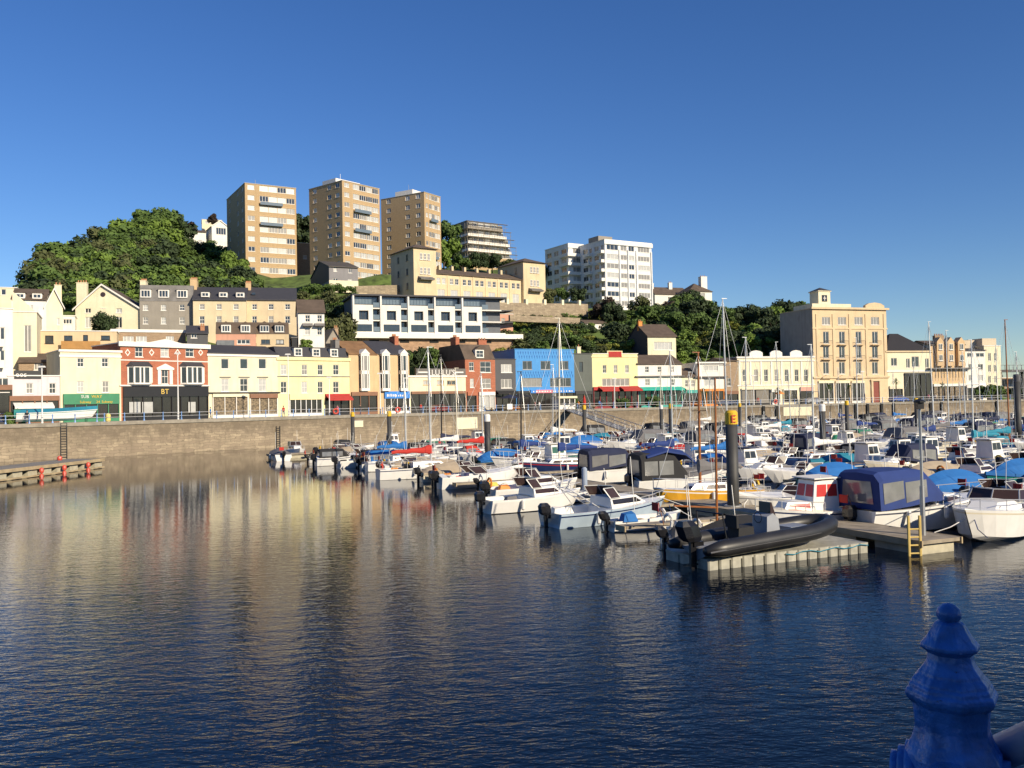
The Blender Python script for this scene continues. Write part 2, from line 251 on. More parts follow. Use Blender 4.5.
# ------------------------------------------------------------------ buildings
_wc = {}
def wmesh(w_, h_, style, fr, gl):
    key = (round(w_, 1), round(h_, 1), style, fr.name, gl.name)
    if key in _wc: return _wc[key]
    w_, h_ = max(.3, key[0]), max(.3, key[1]); F = MB(); G = MB(); t = .09
    F.box(0, w_, .10, .17, 0, t); F.box(0, w_, .10, .17, h_-t, h_); F.box(0, t, .10, .17, t, h_-t); F.box(w_-t, w_, .10, .17, t, h_-t)
    if style != 'flush': F.box(-.08, w_+.08, -.07, .10, -.10, -.003)
    if style in ('sash', 'grid'): F.box(t, w_-t, .11, .16, h_/2-.04, h_/2+.04); F.box(w_/2-.025, w_/2+.025, .12, .155, t, h_/2-.04); F.box(w_/2-.025, w_/2+.025, .12, .155, h_/2+.04, h_-t)
    if style == 'cas': F.box(w_/2-.05, w_/2+.05, .11, .16, t, h_-t)
    if style.startswith('m'):
        n = int(style[1:]); [F.box(w_*k/n-.05, w_*k/n+.05, .11, .16, t, h_-t) for k in range(1, n)]
    G.add([(0, .15, 0), (w_, .15, 0), (w_, .15, h_), (0, .15, h_)], [(0, 1, 2, 3)])
    def mk(mb_, n, m):
        me = bpy.data.meshes.new(n); me.from_pydata(mb_.v, [], mb_.f); me.materials.append(m); me.update(); return me
    _wc[key] = (mk(F, 'window', fr), mk(G, 'pane', gl)); return _wc[key]
class Bld:
    def __init__(s, name, label, xl, xr, yb, yt, D, ang, xs=None, depth=9, drop=0, zb=None, group=None, cat='building', right_of=None):
        s.a = R(ang); s.d = Vector((math.cos(s.a), math.sin(s.a), 0)); s.e = Vector((-math.sin(s.a), math.cos(s.a), 0)); s.P = at(xl, yb, D)
        top = at(xl, yt, D).z
        if zb is not None: s.P.z = zb
        k = ray(xr, (yb+yt)/2).x; s.W = (k*s.P.y-s.P.x)/(s.d.x-k*s.d.y); s.H = top-s.P.z; s.dep = depth
        if xs is not None: k = ray(xs, (yb+yt)/2).x; s.dep = (k*s.P.y-s.P.x)/(s.e.x-k*s.e.y)
        s.root = thing(name, label, cat, s.P, s.a, group); s.rects = {'F': [], 'L': [], 'R': []}; s.drop = drop; s.extra = []
        s.end = s.P+s.d*s.W
    def uz(s, px, py, face='F', off=0):
        o, d = (s.P, s.d) if face == 'F' else (s.P, s.e) if face == 'L' else (s.P+s.d*s.W, s.e); n = Vector((d.y, -d.x, 0)); o = o+Vector((s.d.y, -s.d.x, 0))*off if face == 'F' else o
        r = ray(px, py); t = n.dot(o-CAM)/n.dot(r); q = CAM+r*t; return (q-o).dot(d), q.z-s.P.z
    def put(s, u0, z0, u1, z1, style='sash', face='F', fr=None, gl=None, pane=True):
        fr = fr or trim; gl = gl or rnd.choice((glass, glass, glass, blind, curtain)); s.rects[face].append((u0, z0, u1, z1)); a, b = wmesh(u1-u0, z1-z0, style, fr, gl)
        loc, rz = ((u0, 0, z0), 0) if face == 'F' else ((0, u1, z0), -math.pi/2) if face == 'L' else ((s.W, u0, z0), math.pi/2)
        o = link('window', a, s.root, loc, rz); o.scale = ((u1-u0)/max(.3, round(u1-u0, 1)), 1, (z1-z0)/max(.3, round(z1-z0, 1))); link('pane', b, o)
    def wins(s, lst, style='sash', face='F', **k):
        for (a, b, c, d) in lst:
            u0, z1 = s.uz(a, b, face); u1, z0 = s.uz(c, d, face); u0, u1 = sorted((u0, u1)); lim = (s.W if face == 'F' else s.dep)-.1; u0 = max(.1, u0); u1 = min(lim, u1)
            if u1-u0 > .25: s.put(u0, z0, u1, z1, style, face, **k)
    def grid(s, us, zs, w_, h_, style='sash', face='F', **k):
        for u in us:
            for z in zs: s.put(u-w_/2, z, u+w_/2, z+h_, style, face, **k)
    def walls(s, m, top=None, side=None):
        H = s.H if top is None else top; mb_ = MB()
        def face(mp, U, rects, out):
            us = sorted({0, U, *[r[0] for r in rects], *[r[2] for r in rects]}); zs = sorted({-s.drop, H, *[r[1] for r in rects if r[1] > -s.drop], *[r[3] for r in rects if r[3] < H]})
            if len(rects) == 0: us, zs = [0, U], [-s.drop, H]
            for a, b in zip(us, us[1:]):
                run = None
                for c, d in zip(zs, zs[1:]+[None]) if False else [(zs[i], zs[i+1]) for i in range(len(zs)-1)]:
                    hole = any(r[0]-1e-6 <= (a+b)/2 <= r[2]+1e-6 and r[1]-1e-6 <= (c+d)/2 <= r[3]+1e-6 for r in rects)
                    if not hole:
                        if run is None: run = c
                    elif run is not None: mb_.add([mp(a, run, 0), mp(b, run, 0), mp(b, c, 0), mp(a, c, 0)], [(0, 1, 2, 3)]); run = None
                if run is not None: mb_.add([mp(a, run, 0), mp(b, run, 0), mp(b, zs[-1], 0), mp(a, zs[-1], 0)], [(0, 1, 2, 3)])
            for (a, c, b, d) in rects:
                q = [(a, c), (b, c), (b, d), (a, d)]
                mb_.add([mp(*p, 0) for p in q]+[mp(*p, .2) for p in q], [(i, (i+1) % 4, (i+1) % 4+4, i+4) for i in range(4)])
        face(lambda u, z, i: (u, i, z), s.W, s.rects['F'], 0); n1 = len(mb_.f)
        if side is not None: mb_.mi = 1
        face(lambda u, z, i: (i, u, z), s.dep, s.rects['L'], 0)
        face(lambda u, z, i: (s.W-i, u, z), s.dep, s.rects['R'], 0)
        mb_.add([(0, s.dep, -s.drop), (s.W, s.dep, -s.drop), (s.W, s.dep, H), (0, s.dep, H)], [(0, 1, 2, 3)])
        for f in s.extra: f(mb_)
        s.wall = mb_.build('wall', [m, side] if side is not None else m, s.root); return s
    def flat(s, m=greyroof, par=.45, cop=None):
        mb_ = MB(); mb_.box(.3, s.W-.3, .3, s.dep-.3, s.H-par-.2, s.H-par); s.roof = mb_.build('roof', m, s.root); c = MB()
        W, D, H = s.W, s.dep, s.H; c.box(-.12, W+.12, -.12, .3, H+.003, H+.15); c.box(-.12, W+.12, D-.3, D+.12, H+.003, H+.15); c.box(-.12, .3, .3, D-.3, H+.003, H+.15); c.box(W-.3, W+.12, .3, D-.3, H+.003, H+.15); c.build('coping', cop or trim, s.roof); return s
    def gable(s, m, rh, ov=.3, wallm_=None):   # ridge parallel to the facade
        D, W, H = s.dep, s.W, s.H; mb_ = MB(); t = .18
        for sg in (0, 1):
            y0, y1 = (-ov, D/2) if sg == 0 else (D+ov, D/2); z0 = H-ov*rh/(D/2)
            mb_.prism([(y0, z0), (y1, H+rh), (y1, H+rh+t), (y0, z0+t)], 'x', -ov*.5, W+ov*.5)
        s.roof = mb_.build('roof', m, s.root); [MB().prism([(0.01, H-.02), (D-.01, H-.02), (D/2, H+rh-.02)], 'x', x, x+.2).build('gable_end', wallm_ or s.wall.data.materials[0], s.root) for x in (.002, W-.202)]; return s
    def gfront(s, m, rh, ov=.3, wallm_=None, cx=None, barge=True, win=False):
        D, W, H = s.dep, s.W, s.H; mb_ = MB(); t = .18; c = W/2 if cx is None else cx
        for x0, x1 in ((-ov, c), (W+ov, c)):
            half = abs((0 if x0 < 0 else W)-c); z0 = H-ov*rh/half; mb_.prism([(x0, z0), (x1, H+rh), (x1, H+rh+t), (x0, z0+t)], 'y', -ov, D+ov)
        s.roof = mb_.build('roof', m, s.root); [MB().prism([(0.01, H-.02), (W-.01, H-.02), (c, H+rh-.02)], 'y', y, y+.2).build('gable_end', wallm_ or s.wall.data.materials[0], s.root) for y in (.002, D-.202)]
        if barge:
            bb = MB()
            for x0 in (-ov, W+ov):
                half = abs((0 if x0 < 0 else W)-c); z0 = H-ov*rh/half; bb.prism([(x0, z0-.12), (c, H+rh-.12), (c, H+rh+.22), (x0, z0+.22)], 'y', -ov-.06, -ov-.003)
            bb.build('bargeboard', trim, s.roof)
        return s
    def hip(s, m, rh, ov=.4):
        D, W, H = s.dep, s.W, s.H; i = min(D, W)/2; z = H+.02
        if W >= D: r0, r1 = (i, D/2, H+rh), (W-i, D/2, H+rh)
        else: r0, r1 = (W/2, i, H+rh), (W/2, D-i, H+rh)
        o = [(-ov, -ov, z), (W+ov, -ov, z), (W+ov, D+ov, z), (-ov, D+ov, z)]; mb_ = MB()
        fs = [(0, 1, 5, 4), (2, 3, 4, 5), (1, 2, 5), (3, 0, 4)] if W >= D else [(0, 1, 4), (1, 2, 5, 4), (2, 3, 5), (3, 0, 4, 5)]
        mb_.add(o+[r0, r1], fs+[(3, 2, 1, 0)]); s.roof = mb_.build('roof', m, s.root); return s
    def mansard(s, m, rh, back=1.4, ov=.05):
        D, W, H = s.dep, s.W, s.H; mb_ = MB(); mb_.prism([(-ov, H), (D+ov, H), (D-back, H+rh), (back, H+rh)], 'x', -ov*.5, W+ov*.5); s.roof = mb_.build('roof', m, s.root); return s
    def band(s, z0, z1, proud=.15, m=None, u0=None, u1=None, name='cornice'):
        mb_ = MB(); mb_.box(-proud if u0 is None else u0, s.W+proud if u1 is None else u1, -proud, -.003, z0, z1); return mb_.build(name, m or trim, s.root)
    def bandpx(s, px, y0, y1, **k): return s.band(s.uz(px, y1)[1], s.uz(px, y0)[1], **k)
    def chim(s, u, y, zb, h, w_=.9, d=.5, m=None, pots=3, parent=None):
        mb_ = MB(); mb_.box(u-w_/2, u+w_/2, y-d/2, y+d/2, zb, zb+h); mb_.box(u-w_/2-.06, u+w_/2+.06, y-d/2-.06, y+d/2+.06, zb+h, zb+h+.12); o = mb_.build('chimney', m or s.wall.data.materials[0], parent or s.root)
        p = MB(); [p.lathe([(.13, 0), (.11, .45)], (u-w_/2+w_*(k+.5)/pots, y, zb+h+.12), 8) for k in range(pots)]; p.build('chimney_pot', terracotta, o); return o
    def dormer(s, u, z, w_, h_, y=0., roofm=slate, style='sash', depth=1.8, gab=True, fm=None):
        mb_ = MB(); mb_.box(u-w_/2, u+w_/2, y, y+depth, z, z+h_); o = mb_.build('dormer', fm or trim, s.root)
        r = MB()
        if gab: r.prism([(u-w_/2-.1, z+h_), (u+w_/2+.1, z+h_), (u, z+h_+w_*.35)], 'y', y-.12, y+depth)
        else: r.box(u-w_/2-.1, u+w_/2+.1, y-.12, y+depth, z+h_+.002, z+h_+.12)
        r.build('dormer_roof', roofm, o); a, b = wmesh(w_-.3, h_-.3, style, trim, glass); q = link('window', a, o, (u-w_/2+.15, y-.19, z+.15)); link('pane', b, q, (0, -.0, 0)); return o
    def shop(s, px0, px1, yt, yb_=None, fas=None, fh=.7, doors=1, frame=None, glz=None, n=4, lit=False, u=None):
        u0 = u[0] if u else s.uz(px0, yt)[0]; u1 = u[1] if u else s.uz(px1, yt)[0]; zt = s.uz(px0, yt)[1]; u0 = max(.05, u0); u1 = min(s.W-.05, u1); f = frame or darkpaint; mb_ = MB(); zt = max(zt, 2.6)
        mb_.box(u0, u1, -.22, -.003, .0, .45); k0 = zt-fh
        for k in range(n+1): x = u0+(u1-u0-.12)*k/n; mb_.box(x, x+.12, -.25, -.003, .452, k0)
        o = mb_.build('shopfront', f, s.root); g = MB(); g.add([(u0, -.06, .45), (u1, -.06, .45), (u1, -.06, k0), (u0, -.06, k0)], [(0, 1, 2, 3)]); g.build('shop_window', glz or (goods if lit else shopglass), o)
        fb = MB(); fb.box(u0, u1, -.35, -.003, k0+.003, zt); fb.build('fascia', fas or f, o)
        return o, u0, u1, k0, zt
    def awning(s, u0, u1, z, m, out=1.4, fall=.7, name='awning'):
        mb_ = MB(); mb_.prism([(-.02, z), (-out, z-fall), (-out, z-fall-.28), (-out+.05, z-fall-.28), (-out+.05, z-fall-.04), (-.02, z-.1)], 'x', u0, u1); return mb_.build(name, m, s.root)
    def finish_gutters(s): pass
def fr(name, label, xl, xr, yt, D0, D1, **k):   # front row building on the promenade between two pixel columns
    X0 = ray(xl, 405).x*D0; X1 = ray(xr, 400).x*D1; ang = math.degrees(math.atan2(D1-D0, X1-X0)); return Bld(name, label, xl, xr, 415, yt, D0, ang, zb=QZ, **k)
def FD(px):   # depth of the line of facades
    T = [(-100, 114), (0, 121), (120, 131), (290, 151), (409, 165), (500, 175), (575, 182), (700, 192), (815, 198), (900, 205), (1030, 214), (1200, 228)]
    for (a, b), (c, d) in zip(T, T[1:]):
        if px <= c: return b+(d-b)*(px-a)/(c-a)
    return T[-1][1]
def F(name, label, xl, xr, yt, **k): return fr(name, label, xl, xr, yt, FD(xl), FD(xr), **k)
# --- left end
b = F('apartment_building', 'white rendered block with balconies at the far left edge of the quay', -60, 13, 306, depth=14); b.wins([(-4,327,5,345),(-4,350,5,366),(-30,327,-14,345),(-30,350,-14,366),(-4,378,9,392),(-30,378,-14,392)], 'cas'); b.walls(white).flat(cop=white)
for y in (346, 367): z = b.uz(0, y)[1]; q = MB(); q.box(b.W*.2, b.W-1.2, -1.1, -.003, z-.15, z); q.box(b.W*.2, b.W-1.2, -1.1, -1.05, z, z+.9); q.build('balcony', white, b.root)
b.shop(-50, 12, 385, fas=awbrown)
b = Bld('stair_tower', 'tall white wall with sloping top and grey arched stair window', 13, 37, 392, 312, 134, 24, depth=10, drop=8, cat='building'); u0, z1 = b.uz(24, 325); u1, z0 = b.uz(31.5, 352); b.put(u0, z0, u1, z1, 'm2', gl=blind)
b.extra.append(lambda q: q.prism([(0, b.H), (b.W, b.H), (0, b.H+3.2)], 'y', .01, .4)); b.walls(pcream); b.flat(par=.2, cop=white)
b = Bld('house', 'white house with brown roof and dormers at far left above the quay', 12, 46, 345, 299, 150, 22, depth=9, drop=6); b.wins([(22,305.5,25,311),(26,305,29,311),(30.5,305,33,311),(14,325,22,335)], 'plain'); b.walls(white).gable(brownroof, 2.2)
for px in (20, 37): u = b.uz(px, 294)[0]; b.dormer(u, b.H+.1, 1.5, 1.0, .1, brownroof, 'cas', gab=False)
b = Bld('house', 'narrow cream gabled house with tall brick topped chimney beside the hill trees', 46, 63, 345, 305, 152, 30, depth=8, drop=6); b.wins([(57,318,60,325)], 'plain'); b.walls(pcream).gfront(brownroof, 2.8); b.chim(b.W*.75, 1.4, b.H, 3.6, 1.1, .8, pcream, 2)
b = Bld('flat_roofed_house', 'white box shaped house above the far left houses', -30, 17, 330, 287, 165, 20, depth=9, drop=8); b.wins([(1,289,6,295),(-14,289,-8,295)], 'plain'); b.walls(pcream).flat()
b = Bld('link_house', 'small white house with square window between the chimney and the gabled house', 61, 75, 340, 316, 157, 22, depth=6, drop=6); b.wins([(63,319,72,324)], 'm3'); b.walls(white).flat()
b = Bld('cottage', 'low brown tiled cottage behind the lilac shop', 19, 48, 400, 362, 133, 22, depth=6); b.wins([(34,363,43,370)], 'm3'); b.walls(brownbrick).gable(brownroof, 1.3)
b = Bld('flat_roofed_house', 'tan flat roofed building with square windows behind the cream shop', 36, 117, 385, 331, 142, 20, depth=9, drop=6); b.wins([(45,335.5,53.5,343.5),(64,335.5,72.5,341),(83,335,88,341),(101,335.5,110,340)], 'plain', fr=darkpaint, gl=glass); b.walls(ochre).flat()
q = MB(); u0, z1 = b.uz(62, 341.5); u1, z0 = b.uz(101, 349.5); q.box(u0, u1, -1.2, -1.1, z0, z1); q.box(u0, u1, -1.1, -.003, z0-.1, z0-.004); q.build('timber_screen', fence_wood, b.root)
b = Bld('flat_roofed_house', 'low grey brown building with white windows behind the red brick shop', 112, 186, 380, 332, 150, 24, depth=8, drop=6); b.wins([(123,336,134,342),(136,336,147,342),(166,336,174,342)], 'm3', gl=curtain); b.walls(brownbrick).flat(); b.bandpx(115, 329, 332, m=trim)
# --- front row
b = F('lilac_shop', 'low lilac shop with black parapet sign beside the cream sandwich shop', 8, 60, 376, depth=7); b.wins([(26,383,33,393.5),(49,383,56,393.5)], 'grid'); b.walls(lilac); b.flat(par=.3)
u0, z1 = b.uz(14, 370.5); u1, z0 = b.uz(42, 379); q = MB(); q.box(u0, u1, -.06, .2, z0+.0, z1); s_ = q.build('sign_board', darkpaint, b.root); text(s_, 'eos', (u0+.15, -.09, z0+.3), 1.0, trim)
b.awning(.6, b.W-1.0, 2.9, whiteC, 1.2, .6); b.shop(9, 59, 396, frame=awbrown)
b = F('sandwich_shop', 'pale cream three storey shop with green fascia and yellow lettering', 60.5, 121, 350.5, depth=9); b.wins([(77,358,84,367),(101.5,358,108.5,367),(77,381,84,392.5),(102,381,109,392.5)]); b.walls(pcream).flat(); b.band(b.H-.9, b.H-.6, .12); b.band(b.H-.15, b.H+.18, .2)
o, u0, u1, k0, zt = b.shop(63, 119, 394, fas=subgreen, fh=1.5, frame=subgreen, n=5); text(b.root, 'SUB', ((u0+u1)/2-1.5, -.38, zt-.62), .62, trim); text(b.root, 'WAY', ((u0+u1)/2-.1, -.38, zt-.62), .62, yel); text(b.root, 'Subway', (u0+2.1, -.38, k0+.15), .5, yel); text(b.root, '24', (u0+4.3, -.38, k0+.15), .5, yel); text(b.root, 'Subway', (u1-2.5, -.38, k0+.15), .5, yel)
b = F('red_brick_shop', 'red brick building with white trim and diamonds above a black shopfront', 121, 208, 343, depth=10)
b.wins([(135,346.5,143,357),(160.5,346.5,169,357),(185.5,346.5,194,357)]); b.wins([(161.5,369,168.5,384)]); b.walls(redbrick).flat(); b.band(b.H-.45, b.H+.25, .35); b.bandpx(125, 345.3, 346.6, proud=.1); b.bandpx(125, 359.5, 360.5, proud=.06)
b.bandpx(125, 384.8, 386.2, proud=.2, m=trim); u = b.uz(165, 340)[0]; q = MB(); q.prism([(u-2.6, b.H+.25), (u+2.6, b.H+.25), (u, b.H+.85)], 'y', -.3, .3); q.build('pediment', trim, b.root)
for px in (139, 188-46, 127.5, 151.5, 177.5, 200.5):
    if px in (139, 142): continue
    u, z = b.uz(px, 352.5); q = MB()
    for sg in (-1, 1):
        for s2 in (-1, 1): q.prism([(u, z+s2*.55), (u+sg*.42, z), (u+sg*.26, z), (u, z+s2*.34)], 'y', -.05, -.003)
    q.build('diamond_ornament', trim, b.root)
for x0, x1 in ((127, 152), (180, 204)):
    u0, z1 = b.uz(x0, 366); u1, z0 = b.uz(x1, 384.5); q = MB(); c = .7; q.prism([(u0, -.003), (u0+c, -.9), (u1-c, -.9), (u1, -.003)], 'z', z0, z0+.25); q.prism([(u0, -.003), (u0+c, -.9), (u1-c, -.9), (u1, -.003)], 'z', z1-.2, z1)
    for px_, py_ in ((u0+.1, -.12), (u0+c, -.85), (u0+c+.9, -.85), (u1-c-.9, -.85), (u1-c, -.85), (u1-.1, -.12)): q.box(px_-.12, px_+.12, py_-.05, py_+.1, z0+.252, z1-.202)
    o = q.build('bay_window', trim, b.root); g = MB(); g.prism([(u0+.05, -.0), (u0+c, -.8), (u1-c, -.8), (u1-.05, -.0)], 'z', z0+.252, z1-.202); g.build('pane', glass, o)
    r = MB(); r.add([(u0-.2, 0, z1), (u0+c-.1, -1.1, z1), (u1-c+.1, -1.1, z1), (u1+.2, 0, z1), (u0+.5, -.01, z1+.7), (u1-.5, -.01, z1+.7)], [(0, 1, 4), (1, 2, 5, 4), (2, 3, 5), (3, 2, 1, 0)]); r.build('bay_roof', slate, o)
u0, z1 = b.uz(157.5, 366.5); u1, z0 = b.uz(172.5, 384.5); q = MB(); q.box(u0, u0+.5, -.12, -.003, z0, z1-.5); q.box(u1-.5, u1, -.12, -.003, z0, z1-.5); q.prism([(u0-.2, z1-.5), (u1+.2, z1-.5), (u1+.2, z1-.2), ((u0+u1)/2, z1+.45), (u0-.2, z1-.2)], 'y', -.2, -.003); q.build('window_surround', trim, b.root)
o, u0, u1, k0, zt = b.shop(122.5, 207.5, 386.8, fh=1.5, n=9); text(b.root, 'BT', ((u0+u1)/2-1.1, -.39, zt-1.1), 1.1, gold)
for a_, c_ in ((128.5, 140), (141.5, 153), (187.5, 195)): q = MB(); x0, z1 = b.uz(a_, 402); x1, z0 = b.uz(c_, 412.5); q.box(x0, x1, -.22, -.21, max(z0, .5), z1); q.build('lit_window_panel', curtain, o)  # pale panels put the brightness of lit shop windows into colour
b = F('cream_shop_terrace', 'cream three storey pair of shops with low slate roof', 208.5, 278, 353, depth=9); X = ((221,229),(240,248),(258.5,266.5)); b.wins([(x0,358.5,x1,369) for x0, x1 in X], 'plain', gl=glass); b.wins([(x0,378.5,x1,391.5) for x0, x1 in X]); b.walls(pcream).gable(slate, 1.5, .25)
b.band(b.H-.45, b.H-.1, .2); [b.band(b.uz(x0, 377)[1]-.1, b.uz(x0, 377)[1]+.05, .12, m=greyroof, u0=b.uz(x0-1.5, 377)[0], u1=b.uz(x1+1.5, 377)[0], name='lintel') for x0, x1 in X]; b.shop(212, 247.5, 394, fas=pcream, fh=.5, frame=trim, n=3, lit=True); b.shop(249.5, 277, 394, fas=awbrown, fh=.7, frame=trim, n=3, lit=True); b.bandpx(230, 392.2, 393.2, proud=.3, m=darkpaint)
b = F('yellow_terrace_shop', 'bright yellow terrace with mansard roof and three white dormers', 278, 349.5, 357, depth=9); X = ((280.5,287),(301.5,307.5),(317.5,323),(333,339)); b.wins([(x0,364.5,x1,375) for x0, x1 in X]); b.wins([(x0,381.5,x1,393) for x0, x1 in X]); b.walls(yellow).mansard(slate, 1.9); b.band(b.H-.5, b.H+.05, .22, m=yellow); b.bandpx(300, 376, 377, proud=.06, m=greyroof)
for px in (298.5, 316.5, 334.5): b.dormer(b.uz(px, 350)[0], b.H+.15, 1.5, 1.5, .15, slate, gab=False)
b.shop(289, 321.5, 394, fas=yellow, fh=1.0, frame=whitepaint, n=6); o, u0, u1, k0, zt = b.shop(325, 349, 394, fas=awred, fh=.7, n=3); b.awning(u0, u1, zt-.1, awred, 1.6, .8); b.chim(b.W-.7, 4, b.H, 3.4, .8, 2.0, greyroof, 3)
def bayhouse(label, xl, xr, yt, bays, rm, ridge_px, fas):
    b = F('bay_fronted_house', label, xl, xr, yt, depth=11); b.walls(tan).gable(rm, 2.6, .2)
    for x0, x1 in bays:
        u0, z1 = b.uz(x0, 354); u1, z0 = b.uz(x1, 391); w_ = u1-u0; q = MB(); p = .8
        q.box(u0, u1, -p, -.003, z0, z0+.5); q.box(u0, u1, -p, -.003, (z0+z1)/2-.3, (z0+z1)/2+.35); q.box(u0, u1, -p, -.003, z1-.35, z1)
        for x in (u0, u0+w_*.3-.08, u1-w_*.3, u1-.16): q.box(x, x+.16, -p, -p+.12, z0+.5, z1-.35)
        o = q.build('bay_window', trim, b.root); g = MB(); g.box(u0+.08, u1-.08, -p+.08, -.004, z0+.502, (z0+z1)/2-.302); g.box(u0+.08, u1-.08, -p+.08, -.004, (z0+z1)/2+.352, z1-.352); g.build('pane', rnd.choice((glass, blind)), o)
        r = MB(); r.prism([(u0-.1, z1+.003), (u1+.1, z1+.003), ((u0+u1)/2, z1+w_*.55)], 'y', -p-.1, 1.2); r.build('bay_gable', trim, o)
    return b
b = bayhouse('tan bay fronted house with rust brown roof beside the yellow terrace', 349.5, 377.5, 354, ((359, 368),), rustroof, 0, 0); b.shop(351, 377, 392, fas=awbrown, n=3, frame=awbrown); b.wins([], 'sash')
b = bayhouse('tan bay fronted house with slate roof, two white bays and blue shop sign', 377.5, 409.5, 354, ((380, 388.5), (398.5, 406.5)), slate, 0, 0); o, u0, u1, k0, zt = b.shop(384, 409, 391.5, fas=signblue, fh=1.3, frame=trim, n=4); q = MB()
for k in range(11): x = u0+.4+k*(u1-u0-1)/11+rnd.uniform(-.05, .05); h_ = rnd.uniform(.25, .6); q.box(x, x+rnd.uniform(.12, .3), -.38, -.352, k0+.35, k0+.35+h_)
q.build('sign_lettering', trim, b.root); b.chim(b.W-.5, 5, b.H+.4, 3.2, .8, 2.2, redbrick, 4)
b = F('seafront_bar', 'low cream bar with long grey sign in white letters along its roof', 409.5, 466, 376.5, depth=8); b.wins([(423,380.5,431,385),(437,380.5,444,385),(447,380.5,456,385)], 'm2', fr=tan); b.walls(pcream).flat(); b.band(b.H-.1, b.H+.2, .2)
u0, z1 = b.uz(416, 368.5); u1, z0 = b.uz(465.5, 375.8); q = MB(); q.box(u0, u1, -.1, .2, z0, z1); s_ = q.build('sign_board', M('sign_grey', (.13, .12, .11)), b.root); um = (u0+u1)/2; text(s_, "LU-LU'S", (b.uz(431, 374)[0], -.13, z0+.12), 1.5, trim, ext=.03)
q = MB(); q.box(u0+.4, u0+2.6, -.13, -.102, z0+.55, z0+.8); q.box(u1-2.4, u1-.5, -.13, -.102, z0+.55, z0+.8); q.build('sign_line', trim, s_); b.shop(411, 465, 391.5, fas=awbrown, fh=.5, n=7)
b = F('tall_brick_house', 'tall red brick house with white windows and gabled dormer', 466, 495.5, 359.5, depth=10); b.wins([(469,362,474,371),(480,361.5,491,372.5),(470,378.5,474,387.5),(480,378.5,491,388.5)]); b.wins([], 'sash'); b.walls(redbrick)
b.dep = 14; b.mansard(brownroof, 3.1, 2.4); b.dormer(b.uz(480.5, 350)[0], b.H+.3, 1.9, 1.7, .4, brownroof); b.shop(478.5, 494.5, 392, fas=trim, frame=trim, n=3, glz=curtain); b.shop(467, 476, 392, fas=redbrick, n=1); b.chim(.6, 5.5, b.H+2.8, 1.8, .8, 2.4, redbrick, 3); b.chim(b.W-1.0, 3.5, b.H+2.8, 1.2, 1.8, .7, redbrick, 3)
b = F('charcoal_bar', 'narrow dark grey building squeezed between the brick and blue buildings', 495.5, 516, 359.5, depth=9); b.wins([(501,364,512,372.5),(501,379,512,388)], 'm3'); b.walls(dgrey).flat(cop=dgrey); o, u0, u1, k0, zt = b.shop(496, 515.5, 390.5, n=3, fh=.5); b.awning(u0, u1, zt, blackC, 1.2, .5)
b = F('blue_clad_building', 'bright blue clad building with patterned panels and wide windows', 516, 574.5, 349.5, depth=12); b.wins([(522.5,361,532,369.5),(540.5,361,550.5,369.5),(560,361,568.5,369.5)], 'm2', fr=M('grey_frame', (.35, .35, .35))); b.wins([(520.5,378,542,386.5),(550,378,571,386.5)], 'm4', fr=M('grey_frame', (0,0,0))); b.walls(blue).flat(cop=blue)
q = MB()
for r_ in range(4):
    for k in range(22):
        yy = (351.5, 355.5, 371.5, 374.5)[r_]; u, z = b.uz(518+k*2.55+(1.2 if r_ % 2 else 0), yy)
        if u < b.W-.3: q.prism([(u-.1, z), (u+.1, z), (u+.02, z-.62)], 'y', -.05, -.003)
q.build('cladding_relief', M('deep_blue', (.012, .13, .42)), b.root)
b.shop(517, 529.5, 391, n=2, fh=.4); o, u0, u1, k0, zt = b.shop(530, 574, 390, fas=signblue, fh=.65, n=6); q = MB(); q.box(u0+1.2, u0+5, -.38, -.353, k0, zt); q.build('fascia_panel', pinkp, o); q = MB(); [q.box(u0+.5+k*.62, u0+.5+k*.62+rnd.uniform(.2, .45), -.42, -.382, k0+.18, k0+.45) for k in range(15)]; q.build('sign_lettering', trim, o)
b = F('green_grey_building', 'plain dark green grey wall between the blue and yellow buildings', 574.5, 592.5, 354, depth=10); b.wins([(579,362,583,372)], 'flush', fr=dgrey, gl=glass); b.walls(wallm('green_grey', (.12, .135, .12))).flat(cop=dgrey); b.shop(575, 592, 391, n=2); b.chim(b.W*.45, 1.5, b.H-.3, 1.8, .8, .6, pcream, 1)
b = F('yellow_restaurant', 'pale yellow restaurant with raised parapet sign and red awnings', 592.5, 638, 354, depth=10); b.wins([(602.5,365,606.5,373),(613.5,365,617.5,373),(625,365,629,373)]); b.wins([(602,378.5,629.5,386)], 'm6'); b.walls(wallm('lemon_render', (.78, .72, .38))).flat(); b.band(b.H-.7, b.H-.5, .1, m=yellow)
u0, z1 = b.uz(608, 351.5); u1, z0 = b.uz(621.5, 357.5); q = MB(); q.box(u0-.2, u1+.2, -.1, .3, z0, z1+.15); o = q.build('parapet_panel', yellow, b.root); q = MB(); q.box(u0+.05, u1-.05, -.16, -.103, z0+.1, z1); q.build('sign_board', awred, o)
o, u0, u1, k0, zt = b.shop(593, 637.5, 387, fas=awred, frame=M('maroon', (.25, .02, .03)), n=7); um = b.uz(617, 390)[0]; b.awning(b.uz(598, 388)[0], um-.5, zt+.1, awred, 2.2, .8); b.awning(um+.5, b.W-.05, zt+.1, awred, 2.2, .8)
b = F('white_restaurant', 'white terrace house with brown tiled roof and green awning', 638, 682, 364, depth=9); b.wins([(645,366.5,649,372.5),(657.5,366.5,661.5,372.5),(670,366.5,674,372.5),(645,379,650,385.5),(657,379,661.5,385.5),(670,379,675,385.5)]); b.walls(white).gable(brownroof, 2.0, .3); b.bandpx(650, 375.8, 377, proud=.5, m=greyroof)
